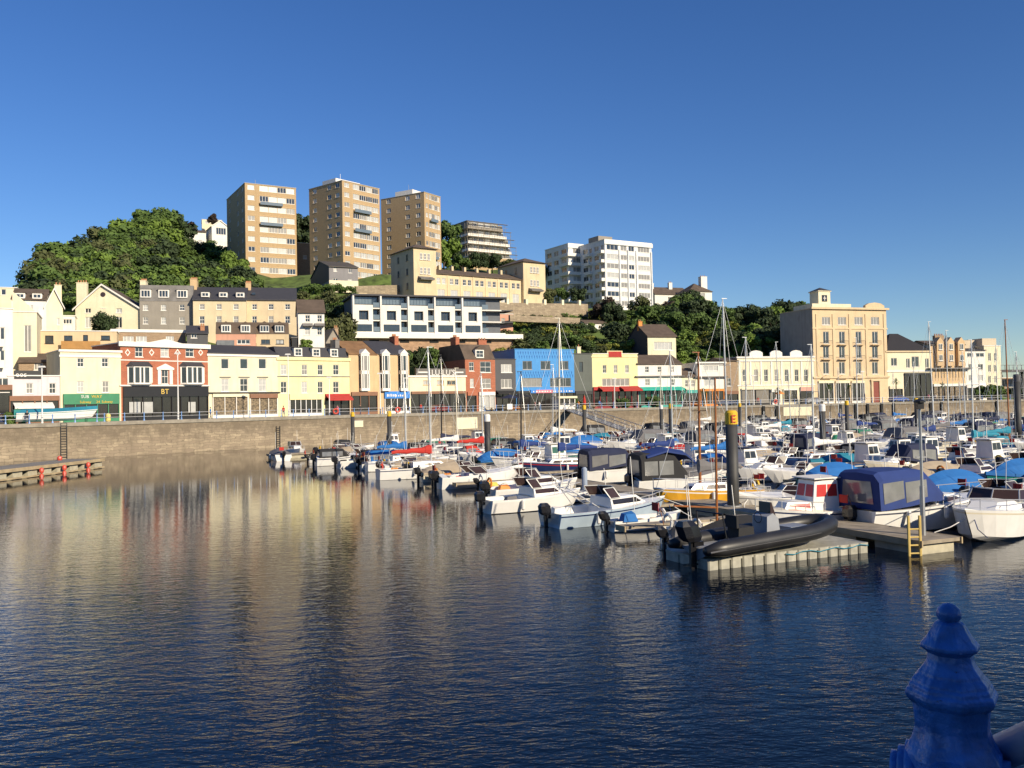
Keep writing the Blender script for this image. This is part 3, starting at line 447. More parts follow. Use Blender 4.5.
o, u0, u1, k0, zt = b.shop(639, 681.5, 388, fas=teal, frame=teal, n=7); b.awning(u0, u1, zt+.2, awgreen, 1.8, .5)
b = F('small_cottage', 'tiny cream cottage with lean roof between white restaurant and white house', 682, 698, 377, depth=7); b.wins([(685,380,688,387),(691,380,695,387)]); b.walls(pcream).gable(brownroof, 1.9, .2); o, u0, u1, k0, zt = b.shop(683, 697, 390, fas=teal, n=2)
b = F('white_house', 'white flat roofed house with band window and orange terrace', 698, 724, 363, depth=8); b.wins([(704,365.5,718,371)], 'm3', gl=curtain); b.wins([(704,378.5,716,386)], 'm3'); b.walls(white).flat(); b.bandpx(700, 362, 363.5, proud=.5); b.bandpx(700, 376.5, 377.6, proud=.7, m=greyroof); b.shop(700, 723.5, 389, fas=orange, fh=.5, frame=orange, n=4)
b = F('white_regency_terrace', 'long cream white terrace with three arched parapets and seven windows', 738.5, 814.5, 357.5, depth=9); b.root['label'] = 'long cream white terrace with three arched parapets and seven windows'
b.wins([(x-2.1,369.5,x+2.1,381.5) for x in (744.5,756,766,776.5,786.5,796.5,806)]); b.walls(pcream, side=brownbrick).flat(); b.band(b.H-.15, b.H+.2, .2); b.bandpx(745, 360.5, 361.6, proud=.2); b.bandpx(745, 385, 386.2, proud=.12)
for a_, c_ in ((749.5, 762.5), (770, 782), (790, 802)): u0 = b.uz(a_, 355)[0]; u1 = b.uz(c_, 355)[0]; z = b.H+.2; q = MB(); q.prism([(u0, z), (u1, z), (u1, z+.8), (u1-.5, z+1.15), ((u0+u1)/2, z+1.35), (u0+.5, z+1.15), (u0, z+.8)], 'y', -.1, .3); q.build('arched_parapet', trim, b.root)
for px in (739.5, 750.5, 761, 771.5, 781.5, 791.5, 801.5, 812): u = b.uz(px, 370)[0]; q = MB(); q.box(u-.18, u+.18, -.1, -.003, b.uz(px, 385)[1], b.uz(px, 361.6)[1]); q.build('pilaster', trim, b.root)
o, u0, u1, k0, zt = b.shop(741, 769.5, 388.5, fas=pcream, fh=.3, n=2, glz=M('shutter', (.22, .20, .17), kind='rows')); b.shop(771, 780, 389, fas=trim, frame=trim, n=2); b.shop(783, 797, 389, fas=trim, fh=.3, frame=pcream, n=2); b.shop(800, 813, 387, fas=M('pink_sign', (.6, .33, .26)), fh=.9, n=2)
b = F('side_building', 'brown rendered building beside the white regency terrace', 724, 738.5, 361, depth=10); b.wins([(727,378,731,386)]); b.walls(brownbrick).gable(brownroof, .8); b.shop(725, 738, 391, n=2, fas=awbrown)
# --- hotel
b = F('grand_hotel', 'tall honey coloured five storey hotel block with balconies and roof turret', 815, 887.5, 308.5, xs=781, drop=0); b.dep = min(b.dep, 26); b.root['category'] = 'hotel'
cols_ = (826, 842, 858.5, 875); b.wins([(x-4.2,317,x+4.2,325) for x in cols_], 'm3', gl=blind)
for y0, y1 in ((331.5,343.5),(346.5,358),(362,374)): b.wins([(x-3,y0,x+3,y1) for x in cols_], 'cas', gl=glass)
b.walls(hoteltan, side=wallm('shaded_streaked_side', (.38, .34, .28), streak=.5)); b.flat(cop=hoteltan); b.band(b.H-.1, b.H+.35, .5, m=hoteltan); b.bandpx(820, 327.5, 329, proud=.15, m=hoteltan); b.bandpx(820, 376.5, 378.5, proud=.3, m=hoteltan)  # side render darkened to carry its shade, with grime streaks on top
for px in (817.5, 834, 850.3, 866.8, 885): u = b.uz(px, 350)[0]; q = MB(); q.box(u-.3, u+.3, -.14, -.003, b.uz(px, 376)[1], b.uz(px, 314)[1]); q.build('pilaster', hoteltan, b.root)
for px in cols_:
    for y in (344.8, 359.4):
        u, z = b.uz(px, y); q = MB(); q.box(u-1.2, u+1.2, -.75, -.003, z-.12, z); q.build('balcony', hoteltan, b.root)
        q2 = MB(); q2.box(u-1.2, u+1.2, -.75, -.70, z+.85, z+.92); [q2.box(u-1.2+k*.3, u-1.17+k*.3, -.74, -.71, z, z+.85) for k in range(9)]; q2.build('balcony_rail', darkpaint, KIDS(b.root)[-1] if False else b.root)
    u, z = b.uz(px, 378.5); q = MB(); q.prism([(u-1.3, z), (u+1.3, z), (u+1.3, z+.3), (u, z+.8), (u-1.3, z+.3)], 'y', -.6, -.003) if px < 870 else None
    if px < 870: q.build('door_canopy', hoteltan, b.root)
u = b.uz(874, 305)[0]; q = MB(); q.prism([(u-2.6, b.H+.35), (u+2.6, b.H+.35), (u+2.6, b.H+.9), (u+1.6, b.H+1.4), (u, b.H+1.6), (u-1.6, b.H+1.4), (u-2.6, b.H+.9)], 'y', -.3, .5); q.build('arched_parapet', hoteltan, b.root)
q = MB(); q.box(1.5, b.W*.6, 2, 9, b.H+.0, b.H+1.4); q.build('penthouse', pcream, b.root)
u0 = b.uz(824, 300)[0]+.8; q = MB(); q.box(u0, u0+3.2, 3, 6.2, b.H+1.4, b.H+4.3); q.box(u0-.2, u0+3.4, 2.8, 6.4, b.H+4.3, b.H+4.5); tur = q.build('turret', pcream, b.root); q = MB(); q.add([(u0-.25, 2.75, b.H+4.5), (u0+3.45, 2.75, b.H+4.5), (u0+3.45, 6.45, b.H+4.5), (u0-.25, 6.45, b.H+4.5), (u0+1.6, 4.6, b.H+5.4)], [(0, 1, 4), (1, 2, 4), (2, 3, 4), (3, 0, 4), (3, 2, 1, 0)]); q.build('turret_roof', slate, tur); q = MB(); q.box(u0+.9, u0+2.3, 2.93, 2.99, b.H+2.0, b.H+3.5); q.build('clock_window', shopglass, tur); q = MB(); q.box(u0+1.2, u0+2.0, 2.88, 2.925, b.H+2.7, b.H+2.85); q.box(u0+1.52, u0+1.66, 2.88, 2.925, b.H+2.2, b.H+3.3); q.build('clock_bar', trim, tur)
for a_, c_ in ((818, 833), (835, 849), (851, 864)): b.shop(a_, c_, 381, fas=pcream, frame=trim, n=3, fh=.5)
u0, z1 = b.uz(872.5, 382); u1 = b.uz(878.5, 382)[0]; q = MB(); q.box(u0, u1, -.12, -.003, 0, z1); q.build('door', M('door_red', (.22, .045, .03)), b.root); q = MB(); q.box(u0-.5, u0-.02, -.3, -.003, 0, z1+.2); q.box(u1+.02, u1+.5, -.3, -.003, 0, z1+.2); q.box(u0-.6, u1+.6, -.35, -.003, z1+.2, z1+.6); q.build('door_surround', hoteltan, b.root)
# --- right end
b = F('mansard_building', 'cream building with tall dark mansard roof right of the hotel', 888, 932, 351, depth=10); b.wins([(906,358.5,910,368),(911.5,356.5,919,367),(925,358.5,929,368),(891,358,897,366)], 'cas', gl=glass); b.walls(pcream).hip(M('black_slate', (.03, .028, .03), kind='rows'), 4.4, .2); b.band(b.H-.3, b.H+.05, .3, m=ochre); b.bandpx(900, 370.5, 372, proud=.2); b.shop(904, 931, 373, n=5, fh=.4); b.shop(889, 902, 386, n=2, fas=pcream)
b = F('gabled_bay_terrace', 'tan terrace with three pointed gable bays near the right edge', 932, 965.5, 345, depth=9); b.walls(tan, side=pcream).gable(brownroof, 1.2)
for x0 in (934.5, 945, 955.5):
    u0, z1 = b.uz(x0, 342); u1, z0 = b.uz(x0+7.5, 366); q = MB(); q.box(u0, u1, -.8, -.003, z0, z1); q.prism([(u0, z1), (u1, z1), ((u0+u1)/2, z1+1.1)], 'y', -.8, 1); o = q.build('gable_bay', tan, b.root)
    for yy in (344, 355): z = b.uz(x0, yy+6)[1]; a_, c_ = wmesh(1.0, 1.4, 'cas', trim, glass); p_ = link('window', a_, o, ((u0+u1)/2-.5, -.99, z)); link('pane', c_, p_)
b.shop(933, 965, 384, fas=trim, fh=.6, n=6, lit=True); b.bandpx(940, 368, 369, proud=1.2, m=greyroof, name='balcony'); q = MB(); [q.box(.3+k*.8, .36+k*.8, -1.2, -1.14, b.uz(940, 378)[1], b.uz(940, 369.2)[1]) for k in range(int(b.W/.8))]; q.build('veranda_post', darkpaint, b.root); b.chim(b.W*.6, 4, b.H+1, 1.4, 2.6, .8, brownbrick, 5)
b = F('white_townhouse', 'narrow white townhouse with dark roof near the right edge', 965.5, 986, 350.5, depth=9); b.wins([(967,353,973,357),(976,353,984,357),(968.5,364,972.5,370),(978,364,983,370),(968.5,375,972.5,381),(978,375,983,381)], 'cas'); b.walls(white).gable(slate, .8); b.shop(966, 985.5, 385, fas=trim, n=4, frame=trim)
b = F('cream_tower_house', 'tall cream building with stepped top at the right end of the row', 986, 1001.5, 346, depth=12); b.wins([(988,353,991,361),(994,353,997,361),(988,365,991,372),(994,365,997,372),(988,376,991,383),(994,376,997,383)], 'cas'); b.walls(pcream).flat(); q = MB(); q.box(-4, b.W*.6, 3, 10, b.H-.5, b.H+1.6); q.box(b.W*.1, b.W*.95, 1, 8, b.H, b.H+1.9); q.build('upper_storey', wallm('warm_cream', (.62, .52, .38)), b.root); b.shop(987, 1009, 386, fas=M('pale_blue_sign', (.35, .5, .62)), n=3)
b = Bld('distant_pavilion', 'low blue grey pavilion with shallow arched roof at the far right', 1002, 1060, 402, 378, 250, 20, depth=12, zb=QZ); b.wins([(1006,384,1018,390)], 'm4'); b.walls(brownbrick).flat(); b = Bld('footbridge_deck', 'dark footbridge deck crossing above the quay at far right', 1001, 1060, 372, 366, 240, 20, depth=3, cat='bridge'); b.root.name = 'footbridge'; q = MB(); q.box(0, b.W, 0, 3, 0, .6); [q.box(x, x+.1, 0, .1, .6, 1.8) for x in np.arange(0, b.W, 1.5)]; q.box(0, b.W, 0, .1, 1.8, 1.9); q.build('bridge_deck', dgrey, b.root); q = MB(); [q.box(x, x+.5, 1, 2, -b.P.z+QZ, -.003) for x in (1, 9, 17)]; q.build('pier', dgrey, b.root)
# ------------------------------------------------------------------ second row up the slope
b = Bld('gabled_house', 'large cream gabled house with round attic window below the wooded hill', 75.5, 139.5, 328, 308.5, 162, 8, depth=11, drop=8)
b.wins([(85,306,91,313),(116,306,122,313),(85,317,91,328),(116,317,122,328),(101,303,106,308)], 'cas'); b.rects['F'] = [r for r in b.rects['F'] if r[3] < b.H+5]; b.wins([], 'cas')
b.walls(pcream); c = b.uz(102, 285); b.gfront(brownroof, c[1]-b.H, .4, cx=c[0]); b.chim(.6, 2, b.H+.5, 4.4, 1.8, .9, pcream, 4); u, z = b.uz(103, 294.5); q = MB(); q.loft([[(u+.45*math.cos(t*math.pi/6), y, z+.45*math.sin(t*math.pi/6)) for t in range(12)] for y in (-.06, -.004)]); q.build('round_window', smoke, b.root)
b = Bld('grey_terrace_house', 'grey rendered terrace house with mansard and three white dormers', 140, 193, 345, 301, 163, 14, depth=10, drop=8); X = (145.5, 163.5, 182); b.wins([(x-2.6,304.5,x+2.6,310.5) for x in X]+[(x-2.6,317,x+2.6,324) for x in X]); b.walls(grey); b.mansard(greyroof, 3.1, 1.0)
for x in X: b.dormer(b.uz(x, 295)[0], b.H+.6, 1.9, 1.6, .2, greyroof, 'm3', gab=False)
b.chim(.2, 4, b.H+.5, 3.6, 1.0, 2.6, pcream, 5); b.chim(b.W-.1, 4, b.H+.5, 4.0, 1.2, 3.0, tan, 5)
b = Bld('yellow_terrace', 'yellow terrace with slate roof and white dormers, left half with attic windows', 193.5, 246.5, 345, 299.5, 164, 14, depth=10, drop=8); X = (202, 219, 236); b.wins([(x-2.6,304,x+2.6,309.5) for x in X]+[(x-2.6,316,x+2.6,323.5) for x in X]); b.walls(wallm('straw_render', (.66, .56, .37))).gable(slate, 2.8)
for x in (205, 223, 240): b.dormer(b.uz(x, 294)[0], b.H+.5, 1.5, 1.0, .5, slate, 'cas', gab=False)
b = Bld('ochre_terrace', 'ochre terrace with plain slate roof and chimney at its left end', 247, 296.5, 345, 299.5, 169, 14, depth=10, drop=8); X = (254.5, 271, 287.5); b.wins([(x-2.6,304,x+2.6,309.5) for x in X]+[(x-2.6,316,x+2.6,323.5) for x in X]); b.walls(wallm('sand_render', (.62, .51, .34))).gable(slate, 2.8); b.chim(.2, 4.5, b.H+1, 2.6, 1.0, 1.6, tan, 4); q = MB(); q.box(b.W*.1, b.W*.1+.7, 1.2, 1.5, b.H+1.1, b.H+1.5); q.build('skylight', glass, b.roof)
b = Bld('white_cottage', 'white two storey villa with brown roof and hooded windows', 298.5, 324.5, 345, 311.5, 158, 16, depth=7, drop=8); b.wins([(305,315,310,322),(317,315,322,322),(304.5,327,310,335),(317,327,322,335)]); b.walls(white).gable(brownroof, 2.4, .4)
for px in (307.5, 319.5): u, z = b.uz(px, 326); q = MB(); q.prism([(-.003, z+.5), (-.9, z), (-.9, z-.08), (-.003, z-.05)], 'x', u-.9, u+.9); q.build('window_hood', greyroof, b.root)
b = Bld('dormer_house', 'pink walled house with brown mansard roof and two white dormers', 216, 256, 352, 334, 152, 16, depth=7, drop=6); b.wins([(237,339.5,250,344)], 'm3'); b.walls(salmon).mansard(brownroof, 2.2, 1.6); [b.dormer(b.uz(x, 330)[0], b.H+.25, 1.6, 1.4, .1, brownroof, 'm3') for x in (226, 245.5)]; q = MB(); q.box(.2, 3.0, -1.8, -.003, 0, 1.9); [q.box(.2+k*.7, .26+k*.7, -1.85, -1.802, 0, 1.9) for k in range(5)]; q.build('conservatory', clearp, b.root)
b = Bld('dormer_house', 'tan walled house with brown mansard roof and two dark dormers', 256.5, 289, 352, 334, 155, 16, depth=7, drop=6); b.wins([(261,339.5,270,344),(276,339.5,284,344)], 'm2', fr=dgrey); b.walls(ochre).mansard(brownroof, 2.2, 1.6); [b.dormer(b.uz(x, 330)[0], b.H+.25, 1.8, 1.4, .1, brownroof, 'm3', fm=slate) for x in (264.5, 279.5)]
b = Bld('lean_to_house', 'small house with dark roof and orange chimney pots behind the red brick shop', 187, 208, 352, 333, 152, 20, depth=6, drop=6); b.wins([(191,334,197,338)], 'cas'); b.walls(dgrey).gable(slate, 1.4); b.chim(b.W*.75, 1.0, b.H-.6, 1.8, .7, .6, terracotta, 2)
b = Bld('slate_outbuilding', 'small dark slate roofed outbuilding with brick chimney above the yellow terrace', 326, 341, 350, 342, 162, 30, depth=6, drop=6); b.walls(grey).gfront(slate, 2.4, barge=False); b.chim(b.W*.9, 2, b.H+.3, 2.4, .7, .9, brownbrick, 2)
b = Bld('garden_house', 'low black flat roofed shed beside the white villa', 292, 306, 352, 338, 158, 18, depth=4, drop=5); b.walls(darkpaint).flat(cop=greyroof, par=.1)
# modern white apartments
b = Bld('modern_apartments', 'long white modern apartment block of glazed bays with flat grey roof', 354, 500, 332.5, 296, 186, 20, depth=12, drop=0); G0 = ((361.5,369),(389,397),(414.5,423),(441.5,450),(468,476)); zt = b.H
xb = (354, 377, 382, 405, 409, 431, 435, 458, 463, 484, 486, 500); dk = MB(); fl = [b.uz(360, y)[1] for y in (331.5, 319.5, 308, 297)]
b.walls(M('apartment_dark', (.10, .11, .13))); slabs = MB()
for z in (0, b.H/3, 2*b.H/3): slabs.box(-.3, b.W+.6, -1.7, -.003, z-.25, z)
slabs.build('balcony_slab', white, b.root)
for k, (a_, c_) in enumerate(((354.5, 373), (382, 401), (409.5, 428), (436, 455), (463.5, 482))):
    u0 = b.uz(a_, 315, off=1.9)[0]; u1 = b.uz(c_, 315, off=1.9)[0]; q = MB(); q.mi = 0; h1 = b.H*.74; uc = (u0+u1)/2
    q.box(u0, uc-1.0, -1.9, -.9, -.3, h1); q.box(uc+1.0, u1, -1.9, -.9, -.3, h1); q.box(uc-1.0, uc+1.0, -1.9, -.9, h1-1.2, h1); q.box(uc-1.0, uc+1.0, -1.9, -.9, -.3, h1*.40); q.build('bay_frame', white, b.root)
    for z0, z1, wd in ((.1, h1*.28, 1.7), (h1*.42, h1-1.25, .9)):
        aa, cc = wmesh(2*wd, z1-z0, 'm3', darkpaint, glass)
        if wd > 1: q = MB(); q.box(uc-wd, uc+wd, -1.96, -1.905, z0, z1); q.build('window', glass, b.root)
        else: o = link('window', aa, b.root, (uc-wd, -1.25, z0)); link('pane', cc, o)
    q = MB(); q.box(u0-.35, u0-.02, -1.9, -.2, -.3, b.H-.1); q.build('fin_wall', white, b.root)
    [MB().box(u1+.1, u1+(1.5 if k == 4 else 1.6), -1.65, -1.6, z+.1, z+1.1).build('balcony_glass', glassb, b.root) for z in (0, b.H/3, 2*b.H/3)]
    for z in (.1, b.H/3+.1, 2*b.H/3+.1): q = MB(); q.box(u1+.1, u1+1.5, -.1, -.005, z, z+2.2); q.build('glazed_door', glass, b.root)
    q = MB(); q.box(u0, u1, -.12, -.005, h1+.35, b.H-.2); [q.box(u0+j*(u1-u0)/6, u0+j*(u1-u0)/6+.1, -.2, -.122, h1+.35, b.H-.2) for j in range(7)]; q.build('attic_glazing', glassb, b.root)
q = MB(); q.box(-.5, b.W+1.2, -1.3, b.dep, b.H, b.H+.35); q.build('roof', slate, b.root); q = MB(); [q.box(b.W-.2, b.W+2.4, -1.8, 4, z-.2, z) for z in (b.H/3, 2*b.H/3)]; q.build('end_balcony', dgrey, b.root)
q = MB(); q.box(-.8, b.W+4.5, -2.4, 2, -1.3, -.26); q.build('terrace_slab', trim, b.root); q = MB(); q.box(-.5, b.W+2.5, -1.2, 2, -6.5, -1.303); bs = q.build('podium', M('podium_stone', (.42, .27, .17), rough=.9, kind='stone'), b.root)
q = MB(); [q.box(x, x+2.0, -1.26, -1.202, -2.2, -1.6) for x in (3, 9.5, 16, 22, 28)]; q.build('podium_vent', dark, bs)
# black and grey house on the hillside
b = Bld('hillside_house', 'grey hillside house with dark boarded gable end and cream lower floor', 329.5, 358, 292, 266.5, 224, 24, xs=311, depth=12, drop=5); b.wins([(333.5,267.5,337,271.5),(348.5,268.5,352,273)], 'cas'); b.wins([(333,278,338,284.5),(348,279,352.5,285.5)], 'cas'); 
b.walls(wallm('weatherboard_grey', (.27, .26, .27), kind='rows')); b.gable(M('brown_slate', (.09, .08, .07), kind='rows'), 3.0, .4, wallm_=M('black_boarding', (.04, .045, .06))); q = MB(); q.box(-.05, b.W+.05, -.06, -.003, -5, b.H*.47); q.build('lower_render', pcream, b.root); q = MB(); q.box(-.08, -.003, -.0, b.dep, b.H*.47, b.H); q.build('boarding', M('black_boarding', (0,0,0)), b.root)
q = MB(); q.box(.5, b.W+1.5, -3, -.07, -1.6, -1.3); [q.box(x, x+.25, -3, -2.75, -4.5, -1.603) for x in (.8, 4, b.W)]; q.box(.5, b.W+1.5, -3, -2.95, -1.3, -.4); q.build('deck', ochre, b.root)
# towers
def tower(label, xl, xr, xs, yb, yt, D, ang, rows=9):
    b = Bld('tower_block', label, xl, xr, yb, yt, D, ang, xs=xs, depth=15, drop=6, group='yellow brick tower blocks on the hill'); st = b.H/rows/1.003; W = b.W; Dp = b.dep
    for k in range(rows):
        z = b.H-st*(k+1)+st*.42; hh = st*.46
        b.put(.8, z, .8+W*.13, z+hh, 'm2', gl=rnd.choice((curtain, blind, curtain, glass)))
        x0 = W*.28
        while x0 < W-1.2:
            ww = W*.17; b.put(x0, z-.15, min(W-.5, x0+ww), z+hh+.1, 'm3', gl=rnd.choice((curtain, curtain, blind, glass))); x0 += ww+.08  # pale curtained panes also stand in for sky reflected in the glass
        for u in (.14, .38, .82) if Dp > 8 else (.2, .5, .8): b.put(Dp*u-.9, z, Dp*u+.9, z+hh, 'cas', 'L', gl=rnd.choice((glass, blind, curtain)))
    b.walls(tanbrick); b.flat(cop=M('roof_edge', (.42, .40, .36)), par=.3)
    for k in range(1, rows): q = b.band(st*k-.12, st*k+.02, .04, m=tan, u0=W*.26, u1=W-.3, name='floor_band')
    for k, px in enumerate(rnd.sample(range(rows), 2)): q = MB(); z = st*px+.1; q.box(W*.28, W*.72, -.9, -.05, z, z+.15); q.box(W*.28, W*.72, -.9, -.84, z+.15, z+.95); q.build('balcony', glassb, b.root)
    q = MB(); q.box(W*.1, W*.75, Dp*.3, Dp*.7, b.H, b.H+1.9); o = q.build('lift_house', trim, b.root); q = MB(); q.tube((W*.4, Dp*.5, b.H+1.9), (W*.4, Dp*.5, b.H+4.5), .06); q.build('aerial', metalg, o); return b
b = tower('leftmost of three yellow brick tower blocks, its left side in shadow', 246, 296.5, 227, 276, 183, 268, 30, 9)
b = tower('middle of three yellow brick tower blocks, just above the grey hillside house', 343.5, 380, 309.5, 279, 180.5, 262, 50, 10); q = MB(); q.prism([(b.W*.45, -5), (b.W*.45, -1), (b.W*.5, -1), (b.W*.9, -5)], 'y', -2, -1); q.build('outside_stair', brownbrick, b.root)
b = tower('rightmost of three yellow brick tower blocks, above the long yellow terrace', 425.5, 441, 381.5, 277, 192, 288, 58, 9)
b = Bld('garage_block', 'low brown brick building between the left and middle tower blocks', 298, 311, 276, 243, 290, 25, depth=8, drop=5); b.wins([(303,255,307,259)], 'cas'); b.walls(brownbrick).flat()
# long ochre terrace with pavilions
ang = 34; b = Bld('hill_terrace', 'long yellow terrace with end pavilions and brown roofs on the hillside', 413.5, 542.5, 303, 266, 228, ang, depth=10, drop=4); te = wallm('terrace_render', (.66, .53, .34))
u_l = b.uz(434.5, 285)[0]; u_r = b.uz(521.5, 285)[0]
def seg(u): return b.P+b.d*u
hts = [b.uz(438, 268)[1], b.uz(500, 281)[1]]; Hm = (hts[0]+hts[1])/2-.2; b.H = Hm
bays = 7
for k in range(bays):
    uc = u_l+(u_r-u_l)*(k+.5)/bays
    for du in (-1.3, .3): b.put(uc+du, Hm*.66, uc+du+1.1, Hm*.85, 'sash'); 
    b.put(uc-1.1, 1.0, uc+1.1, 4.0, 'm2', gl=curtain)
for u in (u_l*.5,): b.put(u-1.6, 1.2, u+1.6, 4.0, 'm3', gl=curtain)
b.put((u_r+b.W)/2-1.6, 1.2, (u_r+b.W)/2+1.6, 4.0, 'm3', gl=curtain)
b.walls(te); s0, W0 = b.W, b.W
q = MB(); D_ = b.dep; q.prism([(-.4, Hm-.1), (D_/2, Hm+1.9), (D_+.4, Hm-.1), (D_+.4, Hm-.3), (-.4, Hm-.3)], 'x', u_l, u_r); rf = q.build('roof', brownroof, b.root)
for k in range(1, bays): uc = u_l+(u_r-u_l)*k/bays; q = MB(); q.box(uc-.15, uc+.15, -.12, -.003, 0, Hm-.3); q.build('pilaster', te, b.root); q = MB(); q.box(uc-.3, uc+.3, 4, 5, Hm+1.6, Hm+2.8); q.build('chimney', te, rf)
for (ua, ub, py, px) in ((-.3, u_l, 248.5, 413.5), (u_r, b.W+.3, 264, 541)):
    Hp = b.uz(px, py)[1]; q = MB(); q.box(ua, ub, -1.0, D_+2, -4, Hp); pv = q.build('pavilion', te, b.root); q = MB(); cx_ = (ua+ub)/2; q.add([(ua-.6, -1.6, Hp), (ub+.6, -1.6, Hp), (ub+.6, D_+2.6, Hp), (ua-.6, D_+2.6, Hp), (cx_, 3.5, Hp+1.9), (cx_, D_-2.5, Hp+1.9)], [(0, 1, 4), (1, 2, 5, 4), (2, 3, 5), (3, 0, 4, 5), (3, 2, 1, 0)]); q.build('pavilion_roof', brownroof, pv)
    for zz in (Hp-2.9, Hp-6.6):
        for du in (-1.5, -.4, .7): a_, c_ = wmesh(.8, 1.7, 'sash', trim, blind); o = link('window', a_, pv, (cx_+du, -1.19, zz)); link('pane', c_, o)
    for zz in (Hp-2.9, Hp-6.6, Hp-10.3):
        for yy in (3, 8): a_, c_ = wmesh(.9, 1.7, 'sash', grey, glass); o = link('window', a_, pv, (ua-.19, yy, zz), -math.pi/2); link('pane', c_, o)
    q = MB(); q.box(cx_-2, cx_+2, -2.6, -1.003, Hp-8.2, Hp-7.9); q.prism([(-1.003, Hp-7.2), (-2.7, Hp-7.9), (-1.003, Hp-7.9)], 'x', cx_-2.1, cx_+2.1); q.build('balcony_canopy', greyroof, pv)
q = MB(); z = 0.2; [q.box(u, u+.12, -2.5, -2.38, z-.3, z+1.0) for u in np.arange(u_l, u_r, 1.6)]; q.box(u_l, u_r, -2.5, -2.4, z+.9, z+1.0); q.box(u_l-8, b.W+2, -2.6, 0, -1.5, z-.31); q.build('terrace_railing', pcream, b.root)
# scaffolded block
b = Bld('scaffolded_flats', 'stepped white block of flats wrapped in scaffolding on the skyline', 469, 512, 266, 221, 355, 34, xs=449, depth=24, drop=10); b.wins([], 'cas'); H = b.H; n = 6; st = H/n; b.H = H-.3; W = b.W
q0 = MB(); q0.box(.8, W-1, .8, b.dep-1, -10, st*2); q0.box(.8, W*.93, .8, b.dep-1, st*2, st*4); q0.box(.8, W*.8, .8, b.dep-1, st*4, H-.3); q0.build('wall', M('recessed_wall', (.22, .21, .19)), b.root)
for k in range(n):
    wk = W*(1.05, 1.0, .97, .93, .86, .78)[k]; q = MB(); q.box(-.4, wk, -.4, .79, st*k-.1, st*k+1.15); q.box(-.4, .79, .79, b.dep, st*k-.1, st*k+1.15); q.build('balcony_front', white if k < 5 else grey, b.root)
    for x in np.arange(2, wk-2, 3.2): a_, c_ = wmesh(2.4, 1.5, 'm3', trim, rnd.choice((glass, curtain, glassb))); o = link('window', a_, b.root, (float(x), .6, st*k+1.2)); link('pane', c_, o)
    q = MB(); q.box(-1.6, wk+1.8, -1.7, -.6, st*(k+1)-.22, st*(k+1)-.14); [q.tube((x, -1.6, st*k-.3), (x, -1.6, st*(k+1)), .07, n=4) for x in np.arange(-1.5, wk+1.7, 2.6)]; q.box(-1.7, wk+1.7, -1.65, -1.58, st*k+1.3, st*k+1.38); [q.tube((-1.6, y, st*k-.3), (-1.6, y, st*(k+1)), .07, n=4) for y in np.arange(0, b.dep, 2.6)]; q.box(-1.65, -.6, -1.6, b.dep, st*(k+1)-.22, st*(k+1)-.14); q.build('scaffolding', M('scaffold', (.24, .20, .15), rough=.7), b.root)
q = MB(); q.box(1, W*.74, 2, b.dep-2, H-.3, H+.4); q.build('roof', greyroof, b.root)
b2 = Bld('hill_wall', 'tan stone retaining building below the scaffolded flats', 470, 512, 285, 256, 340, 30, depth=6, drop=5); b2.wins([(478,262,484,266),(492,264,498,268)], 'm2'); b2.walls(tanbrick).flat(); b2.root.name = 'hillside_building'
# white apartment block
Wm = wallm('white_concrete', (.74, .74, .73)); 
b = Bld('white_apartment_block', 'large white seven storey apartment block stepped on the ridge', 606, 652, 308, 239.5, 262, 30, xs=580.5, depth=20, drop=10); st = b.H/7.35; W = b.W; Dp = b.dep
for k in range(7):
    z = b.H-1.4-st*k-1.5
    for u0, u1, s_ in ((.04, .28, 'm3'), (.33, .46, 'cas'), (.50, .62, 'cas'), (.70, .95, 'm4')): b.put(W*u0, z, W*u1, z+1.5, s_, gl=rnd.choice((blind, curtain, glass, blind)))
    for u0, u1 in ((.05, .16), (.24, .42), (.52, .62), (.68, .88)): b.put(Dp*u0, z, Dp*u1, z+1.5, 'cas', 'L', gl=rnd.choice((blind, glass, glass)))
b.walls(Wm); b.flat(cop=trim); 
for x in (.30, .48, .66, .985): q = MB(); q.box(W*x-.18, W*x+.18, -.35, -.003, -2, b.H-2.6); q.build('pilaster', Wm, b.root)
b.band(b.H-1.3, b.H-.05, .3, m=Wm, name='parapet_band'); [MB().box(-1.2, -.003, Dp*ya, Dp*yb, b.H-1.4-st*k-2.6, b.H-1.4-st*k-1.7).build('balcony', trim, b.root) for k in range(7) for ya, yb in ((.015, .24), (.5, .72))]
q = MB(); q.box(W*.0+1, W*.35, Dp*.35, Dp*.75, b.H, b.H+2.0); q.build('lift_house', grey, b.root)
u_, z_ = b.uz(606, 300, 'L'); P2 = b.P+b.e*b.dep
b = Bld('white_apartment_wing', 'lower left wing of the white apartment block with stacked balconies', 569.5, 584, 306, 243.5, 272, 30, xs=545.5, depth=16, drop=10); st = b.H/6.75; W = b.W; Dp = b.dep
for k in range(6):
    z = b.H-1.4-st*k-1.5; b.put(W*.3, z, W*.9, z+1.5, 'm3', gl=rnd.choice((blind, glass, curtain)))
    for u0, u1 in ((.08, .3), (.42, .62), (.72, .92)): b.put(Dp*u0, z, Dp*u1, z+1.5, 'cas', 'L', gl=rnd.choice((blind, glass, glass)))
b.walls(Wm); b.flat(cop=trim); b.band(b.H-1.3, b.H-.05, .3, m=Wm, name='parapet_band')
for k in range(6): z = b.H-1.4-st*k-2.6; q = MB(); q.box(-1.0, W*.9, -1.2, -.003, z, z+.95); q.box(-1.0, -.003, -.003, Dp*.3, z, z+.95); q.build('balcony', trim, b.root)
